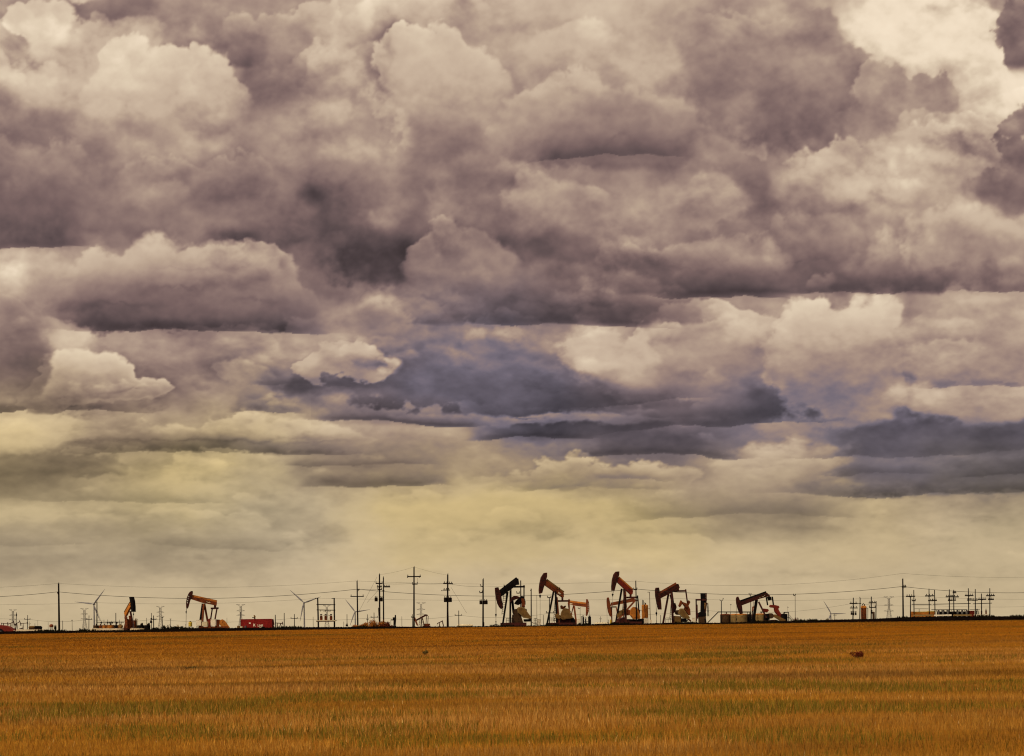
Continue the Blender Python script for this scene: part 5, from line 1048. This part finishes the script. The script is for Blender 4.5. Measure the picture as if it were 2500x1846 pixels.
run('top wire rising from the close pole pair to the tip of the tallest pole', [(926, 1403, 1396), (1010, 1384.5, 0)], .014, 320, dw)
run('top wire falling from the tip of the tallest pole to its right neighbour', [(1012, 1384.5, 1396), (1092, 1404, 0)], .014, 320, dw)
run('wire from the last transformer pole towards the near black pump jack', [(1182, 1431, 1432), (1262, 1432, 0)], .018, 322, dw)
# ================================================================ ground
def smooth(a, b, x): t = np.clip((x - a) / (b - a), 0, 1); return t * t * (3 - 2 * t)
EDGE = 303.0                                  # where the grass stops
gn = Noise(71)
def zfield(x, y):
    z = 1.35 * smooth(18, 300, y)
    return z + 0.05 * gn.value(x / 9.0 + 50, y / 9.0 + 50) * smooth(330, 290, y) * smooth(8, 20, y)
def green(x, y):
    """where the sward is still green: long low patches, more of them close by"""
    ly = np.log(np.maximum(y, 5.0)); ux = x / np.maximum(y, 5.0)
    a = gn.value(ux * 8.0 + 90, ly * 22.0 + 20) * .6 + gn.value(ux * 22 + 9, ly * 40.0 + 3) * .34 + gn.value(x / 9.0 + 5, y / 3.0 + 77) * .15
    near = smooth(62, 19, y)
    return smooth(.16, .62, a + .30 * near - .15)
def pinkish(x, y): return smooth(-.35, .55, gn.value(x / 8.0 + 31, y / 2.6 + 60) * .6 + gn.value(x / 2.4 + 3, y / 1.1) * .45)

ys = np.concatenate([np.linspace(-60, 14, 10), np.linspace(15, 70, 111), np.linspace(71, 306, 160), np.geomspace(310, 5100, 40)])
cols = np.linspace(-1, 1, 161)
VX = np.array([[c * min(3150, 30 + .62 * max(y, 0)) for c in cols] for y in ys]); VY = np.repeat(ys[:, None], len(cols), 1)
VZ = zfield(VX, VY)
me = bpy.data.meshes.new('field'); nr, nc = VX.shape
idx = np.arange(nr * nc).reshape(nr, nc); fa = np.stack([idx[:-1, :-1], idx[:-1, 1:], idx[1:, 1:], idx[1:, :-1]], -1).reshape(-1, 4)
me.from_pydata(np.stack([VX, VY, VZ], -1).reshape(-1, 3).tolist(), [], fa.tolist()); me.polygons.foreach_set('use_smooth', [True] * len(fa)); me.update()
gm = bpy.data.materials.new('stubble_ground'); gm.use_nodes = True; nt = gm.node_tree; bs = nt.nodes['Principled BSDF']; bs.inputs['Roughness'].default_value = .95; bs.inputs['Specular IOR Level'].default_value = .05
tc = nt.nodes.new('ShaderNodeTexCoord')
def noise(scale, sx=1, sy=1, det=5, rough=.6):
    mp = nt.nodes.new('ShaderNodeMapping'); mp.inputs['Scale'].default_value = (sx, sy, 1); nt.links.new(tc.outputs['Object'], mp.inputs['Vector'])
    n = nt.nodes.new('ShaderNodeTexNoise'); n.inputs['Scale'].default_value = scale; n.inputs['Detail'].default_value = det; n.inputs['Roughness'].default_value = rough; nt.links.new(mp.outputs['Vector'], n.inputs['Vector']); return n.outputs['Fac']
def ramp(fac, stops):
    r = nt.nodes.new('ShaderNodeValToRGB'); nt.links.new(fac, r.inputs['Fac']); e = r.color_ramp.elements; e[0].position, e[0].color = stops[0][0], (*stops[0][1], 1); e[1].position, e[1].color = stops[1][0], (*stops[1][1], 1)
    for p, c in stops[2:]: q = e.new(p); q.color = (*c, 1)
    return r.outputs['Color']
def mixc(f, a, b):
    m = nt.nodes.new('ShaderNodeMix'); m.data_type = 'RGBA'; nt.links.new(f, m.inputs['Factor']); nt.links.new(a, m.inputs[6]); nt.links.new(b, m.inputs[7]); return m.outputs[2]
straw = ramp(noise(.35, 1, 2.2, 8, .7), [(.3, (.17, .062, .002)), (.7, (.32, .118, .004))])
dry = ramp(noise(1.3, 1, 3, 8, .75), [(.35, (.12, .042, .004)), (.65, (.33, .12, .008))])
streak = ramp(noise(.045, .55, 3.2, 6, .62), [(.54, (0, 0, 0)), (.64, (1, 1, 1))])
base = mixc(streak, straw, dry)
sx = nt.nodes.new('ShaderNodeSeparateXYZ'); nt.links.new(tc.outputs['Object'], sx.inputs[0])
mr = nt.nodes.new('ShaderNodeMapRange'); nt.links.new(sx.outputs['Y'], mr.inputs['Value']); mr.inputs['From Min'].default_value = EDGE - 1; mr.inputs['From Max'].default_value = EDGE + 1
bare = ramp(noise(.3), [(.3, (.07, .04, .016)), (.7, (.15, .09, .04))])
nt.links.new(mixc(mr.outputs['Result'], base, bare), bs.inputs['Base Color'])
me.materials.append(gm); fo = bpy.data.objects.new('field', me); COL.objects.link(fo); fo['kind'] = 'structure'

# the dark bank at the far edge of the field, higher towards both ends
bxs = [(-900, 1532), (-100, 1541.0), (0, 1542.0), (60, 1541.3), (143, 1540.4), (250, 1539.3), (330, 1538.3), (365, 1536.2), (480, 1534.4), (640, 1532.5), (930, 1530.6), (1010, 1530.5), (1250, 1528.8), (1420, 1524.5), (1500, 1523.3), (1640, 1521.6), (1760, 1520.6), (1850, 1518.5), (2000, 1514.2), (2120, 1511.5), (2200, 1508.0), (2260, 1506.0), (2400, 1505.6), (2500, 1504.6), (3400, 1490)]
def bank_top(px):
    for (a, ya), (b, yb) in zip(bxs[:-1], bxs[1:]):
        if a <= px <= b: return ya + (yb - ya) * (px - a) / (b - a)
n = 1500; rows = []; bm_ = MB(); wn = Noise(5)
for i in range(n + 1):
    px = -800 + 4100 * i / n; top = at(px, bank_top(px), 307.0); x = top.x
    rg = float(wn.value(np.array([x / 1.1]), np.array([3.3]))[0]) * .05 + float(wn.value(np.array([x / 4.0]), np.array([9.3]))[0]) * .05
    z = max(top.z + rg, 1.40); f0 = float(zfield(np.array([x]), np.array([EDGE]))[0]); wob = float(wn.value(np.array([x / 6.0]), np.array([1.3]))[0]) * .6
    rows.append([(x, EDGE - .2 + wob, f0 - .25), (x, EDGE + .5 + wob, f0 + (z - f0) * .45), (x, EDGE + 2.2 + wob * .5, f0 + (z - f0) * .85), (x, 307.0, z), (x, 309.5, z - .03), (x, 314, 1.2)])
vs = [c for r in rows for c in r]; m_ = 6
bm_.add(vs, [(i*m_ + j, (i+1)*m_ + j, (i+1)*m_ + j + 1, i*m_ + j + 1) for i in range(n) for j in range(m_ - 1)], True); bo = bm_.build('earth_bank', M['bankside']); bo['kind'] = 'structure'
# pale caliche showing behind the bank at the left
for nm, sh, x0, x1, yt in (('gravel_pad', 'L', -40, 860, 948), ('gravel_pad', 'L', 1075, 1390, 945), ('gravel_pad', 'M', 640, 2000, 885)):
    s = Sheet(sh, 314.5); k = MB(); n = 40; vs = []
    for i in range(n + 1):
        x = x0 + (x1 - x0) * i / n; q = s.p(x, yt + 8 * math.sin(i * .9) + 5 * math.sin(i * 2.3)); e = min(1, min(i, n - i) / 3); z = GZ + (q.z - GZ) * e; vs += [(q.x, 313.2, GZ - .2), (q.x, 314.5, z), (q.x, 318, z), (q.x, 320, GZ - .1)]
    k.add(vs, [(i*4 + j, (i+1)*4 + j, (i+1)*4 + j + 1, i*4 + j + 1) for i in range(n) for j in range(3)], True); o = k.build(nm, M['pad']); o['kind'] = 'structure'

# ================================================================ grass
rs = np.random.RandomState(12)
def strew(n, ymin, ymax, power):
    """spots in the wedge the field shows, thinner with distance"""
    u = rs.rand(n); a = 2 - power; y = (ymin**a + u * (ymax**a - ymin**a)) ** (1 / a)
    x = (rs.rand(n) * 2 - 1) * (.44 * y + 8); return x, y
NB = 1150000
x, y = strew(NB, 14.5, 301.5, 1.62)
ux = x / y; g = green(x, y); pk = pinkish(x, y)
x += rs.randn(NB) * .04
isg = rs.rand(NB) < g * .78
hgt = (.06 + .11 * rs.rand(NB)) * (1 + .28 * isg) * (1 + .35 * (rs.rand(NB) < .05)); hgt *= .8 + .35 * pk
wid = (.0022 + .0030 * rs.rand(NB)) * (y / 19) ** .95
th = rs.rand(NB) * 2 * np.pi; lean = .12 + .30 * rs.rand(NB); la = rs.rand(NB) * 2 * np.pi
z = zfield(x, y) - .02
cx, sx_ = np.cos(th) * wid, np.sin(th) * wid * .5
lx, ly = np.cos(la) * lean * hgt, np.sin(la) * lean * hgt
V = np.zeros((NB, 5, 3), np.float32)
V[:, 0] = np.stack([x - cx, y - sx_, z], -1); V[:, 1] = np.stack([x + cx, y + sx_, z], -1)
V[:, 2] = np.stack([x + cx * .8 + lx * .35, y + sx_ * .8 + ly * .35, z + hgt * .58], -1); V[:, 3] = np.stack([x - cx * .8 + lx * .35, y - sx_ * .8 + ly * .35, z + hgt * .58], -1)
V[:, 4] = np.stack([x + lx, y + ly, z + hgt], -1)
T = np.array([[0, 1, 2], [0, 2, 3], [3, 2, 4]]); TI = (np.arange(NB)[:, None, None] * 5 + T[None]).reshape(-1)
near = smooth(130, 22, y)[:, None]; r1 = rs.rand(NB)[:, None]; r2 = rs.rand(NB)[:, None]
straw_n = np.array([.355, .162, .014]); straw_p = np.array([.44, .215, .040]); straw_f = np.array([.33, .117, .003]); gr1 = np.array([.085, .070, .005]); gr2 = np.array([.24, .145, .012]); brn = np.array([.24, .09, .010])
pkk = pk[:, None]
stk = smooth(.30, .75, gn.value(x / 34.0 + 12, y / 4.2 + 45) * .7 + gn.value(x / 8.0 + 61, y / 1.9 + 15) * .45)[:, None]
c = (straw_n * (1 - pkk) + straw_p * pkk) * near + straw_f * (1 - near)
c = np.where(r1 < .16, brn * (.7 + .6 * r2), c * (.69 + .48 * r2)); c = np.where((r1 > .994), np.array([.62, .40, .13]) * near + c * (1 - near), c)
mot = gn.value(ux * 9.0 + 40, np.log(np.maximum(y, 5.0)) * 60.0 + 11)[:, None] * .55 + gn.value(x / 5.0 + 70, y / 2.0 + 33)[:, None] * .45
c = c * (1 - .48 * stk) * (1 + .34 * np.clip(mot, -1, 1))
gc = gr1 * (1 - r1) + gr2 * r1; gc = gc * near + (gc * .6 + np.array([.06, .012, .0])) * (1 - near)
c = np.where(isg[:, None], gc * (.7 + .6 * r2), c)
me = bpy.data.meshes.new('grass'); me.vertices.add(NB * 5); me.vertices.foreach_set('co', V.reshape(-1)); nt_ = NB * 3
me.loops.add(nt_ * 3); me.loops.foreach_set('vertex_index', TI.astype(np.int32)); me.polygons.add(nt_); me.polygons.foreach_set('loop_start', np.arange(nt_, dtype=np.int32) * 3); me.update(calc_edges=True)
at_ = me.attributes.new('tint', 'FLOAT_COLOR', 'POINT'); CC = np.ones((NB, 5, 4), np.float32); CC[:, :, :3] = np.clip(c, 0, 1)[:, None, :]; at_.data.foreach_set('color', CC.reshape(-1))
gmat = bpy.data.materials.new('grass_blades'); gmat.use_nodes = True; nt = gmat.node_tree; b = nt.nodes['Principled BSDF']; b.inputs['Roughness'].default_value = .8; b.inputs['Specular IOR Level'].default_value = .1
an = nt.nodes.new('ShaderNodeAttribute'); an.attribute_name = 'tint'; nt.links.new(an.outputs['Color'], b.inputs['Base Color'])
me.materials.append(gmat); go = bpy.data.objects.new('grass', me); COL.objects.link(go); go['kind'] = 'stuff'
# rough dark tufts along the bank and its foot
s_n = 9000; px = rs.uniform(-150, 2650, s_n); k = MB(); rr = random.Random(3)
for p in px:
    u = rr.random(); q = at(p, bank_top(p), 307.0); yy = EDGE + .3 + 5.5 * u; f = min(1, (yy - EDGE) / 4.0); zz = 1.33 + (q.z - 1.33) * f ** .5 - .05; xx = q.x * yy / 307.0; h = rr.uniform(.05, .2) + (rr.uniform(.1, .4) if float(wn.value(np.array([xx / 2.5]), np.array([7.7]))[0]) > .25 else 0); w = rr.uniform(.05, .16); l = rr.uniform(-.1, .1)
    k.add([(xx - w, yy, zz), (xx + w, yy, zz), (xx + l, yy + rr.uniform(-.1, .1), zz + h)], [(0, 1, 2)])
o = k.build('scrub', L_DARK); o['kind'] = 'stuff'
# weeds standing in the field
for i, (px_, py_, D_, w, h_, m, lb) in enumerate(((2090, 1607, 106, .82, .50, L_RED, 'round red brown weed bush alone in the field at the right'), (1038, 1600, 118, .26, .34, L_OLIVE, 'small upright olive weed in the field left of centre'), (465, 1636, 60, .8, .22, L_OLIVE, 'low wide olive weed tuft in the left part of the field'))):
    D_ = min(np.arange(16.0, 290.0, .5), key=lambda d: abs(at(px_, py_, d).z - float(zfield(np.array([at(px_, py_, d).x]), np.array([d]))[0]))); w *= D_ / 110.0; h_ *= D_ / 110.0
    q = at(px_, py_, D_); c = Vector((q.x, D_, float(zfield(np.array([q.x]), np.array([D_ * 1.0]))[0]))); shrub(lb, c, w, h_ * 1.3, m, 300, .03 + .03 * w, cat='weed', name='field_weed', group='weeds standing in the field', seed=90 + i)

# ================================================================ sky dome with its cloud deck
xs_, ys_, SKY = cloud_sheet()
az = np.concatenate([np.linspace(-74, -22.5, 90), np.arange(-22.4, 22.41, .042), np.linspace(22.5, 74, 90)]); el = np.concatenate([np.arange(-1.2, 26.0, .042), np.linspace(26.1, 64, 70)])
AZ, EL = np.meshgrid(np.radians(az), np.radians(el)); u = F * np.tan(AZ); v = F * np.tan(EL) / np.cos(AZ)
sxp = HX + u * CR - v * SR; syp = HY - (v * CR + u * SR)
def fold(t, n): t = np.abs(t); t = np.mod(t, 2 * n - 2); return np.where(t > n - 1, 2 * n - 2 - t, t)
fx = fold((sxp - SK_X0) / SK_S, len(xs_)); fy = fold((syp - SK_Y0) / SK_S, len(ys_)); fy = np.where(syp > ys_[-1], len(ys_) - 1.001, fy)
ix = np.minimum(fx.astype(int), len(xs_) - 2); iy = np.minimum(fy.astype(int), len(ys_) - 2); tx = (fx - ix)[..., None]; ty = (fy - iy)[..., None]
SC = (SKY[iy, ix] * (1-tx) + SKY[iy, ix+1] * tx) * (1-ty) + (SKY[iy+1, ix] * (1-tx) + SKY[iy+1, ix+1] * tx) * ty
LIN = np.where(SC <= .04045, SC / 12.92, ((SC + .055) / 1.055) ** 2.4)
R = 24000.0; PV = np.stack([R * np.cos(EL) * np.sin(AZ), R * np.cos(EL) * np.cos(AZ), H + R * np.sin(EL)], -1).astype(np.float32)
nr, nc = AZ.shape; me = bpy.data.meshes.new('sky'); me.vertices.add(nr * nc); me.vertices.foreach_set('co', PV.reshape(-1)); idx = np.arange(nr * nc, dtype=np.int32).reshape(nr, nc)
fa = np.stack([idx[:-1, :-1], idx[:-1, 1:], idx[1:, 1:], idx[1:, :-1]], -1).reshape(-1); nq = (nr-1) * (nc-1); me.loops.add(nq * 4); me.loops.foreach_set('vertex_index', fa); me.polygons.add(nq); me.polygons.foreach_set('loop_start', np.arange(nq, dtype=np.int32) * 4); me.update(calc_edges=True)
a_ = me.attributes.new('cloud', 'FLOAT_COLOR', 'POINT'); CC = np.ones((nr * nc, 4), np.float32); CC[:, :3] = LIN.reshape(-1, 3); a_.data.foreach_set('color', CC.reshape(-1))
sm = bpy.data.materials.new('cloud_deck'); sm.use_nodes = True; nt = sm.node_tree; nt.nodes.clear(); out = nt.nodes.new('ShaderNodeOutputMaterial'); em = nt.nodes.new('ShaderNodeEmission'); an = nt.nodes.new('ShaderNodeAttribute'); an.attribute_name = 'cloud'
em.inputs['Strength'].default_value = SKY_GAIN
nt.links.new(an.outputs['Color'], em.inputs['Color']); nt.links.new(em.outputs[0], out.inputs['Surface']); sm.cycles.emission_sampling = 'NONE'
me.materials.append(sm); so = bpy.data.objects.new('sky', me); COL.objects.link(so); so['kind'] = 'structure'

# ================================================================ the air over the plain
HZ = 5200.0
if HAZE:
    hz = MB().box((-HZ * .62, -30, -2.0), (HZ * .62, HZ, 140.0)).build('haze', M['steel']); hz['kind'] = 'stuff'
    hm = bpy.data.materials.new('thin_air'); hm.use_nodes = True; nt = hm.node_tree; nt.nodes.clear(); o_ = nt.nodes.new('ShaderNodeOutputMaterial'); pv = nt.nodes.new('ShaderNodeVolumePrincipled')
    pv.inputs['Color'].default_value = (.93, .86, .70, 1); pv.inputs['Density'].default_value = HAZE; nt.links.new(pv.outputs[0], o_.inputs['Volume']); hz.data.materials.clear(); hz.data.materials.append(hm)

# ================================================================ daylight
SUN_EL, SUN_AZ = math.radians(52), math.radians(215)      # azimuth from north, clockwise: high, behind and to the left
w = bpy.data.worlds.new('World'); scene.world = w; w.use_nodes = True; nt = w.node_tree; sk = nt.nodes.new('ShaderNodeTexSky'); sk.sky_type = 'NISHITA'; sk.sun_disc = False; sk.sun_elevation = SUN_EL; sk.sun_rotation = SUN_AZ
sk.dust_density = 8.0; sk.air_density = 0.7; sk.ozone_density = 0.0
nt.links.new(sk.outputs[0], nt.nodes['Background'].inputs['Color']); nt.nodes['Background'].inputs['Strength'].default_value = WORLD
ld = bpy.data.lights.new('sun', 'SUN'); ld.energy = SUN; ld.angle = math.radians(14); ld.color = (1, .90, .74); lo = bpy.data.objects.new('sun', ld); COL.objects.link(lo)
dv = Vector((math.sin(SUN_AZ) * math.cos(SUN_EL), math.cos(SUN_AZ) * math.cos(SUN_EL), math.sin(SUN_EL))); lo.rotation_euler = dv.to_track_quat('Z', 'Y').to_euler(); lo.location = (0, 0, 60)

# ================================================================ camera
cd = bpy.data.cameras.new('camera'); co = bpy.data.objects.new('camera', cd); COL.objects.link(co); scene.camera = co
cd.sensor_width = 36; cd.sensor_fit = 'HORIZONTAL'; cd.lens = F / 2500 * 36; cd.clip_start = .5; cd.clip_end = 60000
co.location = (0, 0, H); co.rotation_euler = (math.radians(90), 0, 0); co.rotation_mode = 'XYZ'
from mathutils import Matrix
co.matrix_world = Matrix.Translation((0, 0, H)) @ Matrix.Rotation(math.radians(90), 4, 'X') @ Matrix.Rotation(-RHO, 4, 'Z')
cd.shift_x = 0.0; cd.shift_y = (HY - 1846 / 2) / 2500

scene.render.engine = 'CYCLES'; scene.render.resolution_x, scene.render.resolution_y = 1024, 756
scene.view_settings.view_transform = 'Standard'; scene.view_settings.look = 'None'; scene.view_settings.gamma = 1; scene.view_settings.exposure = 0
scene.cycles.filter_width = 1.15; scene.cycles.max_bounces = 6; scene.cycles.use_denoising = DENOISE
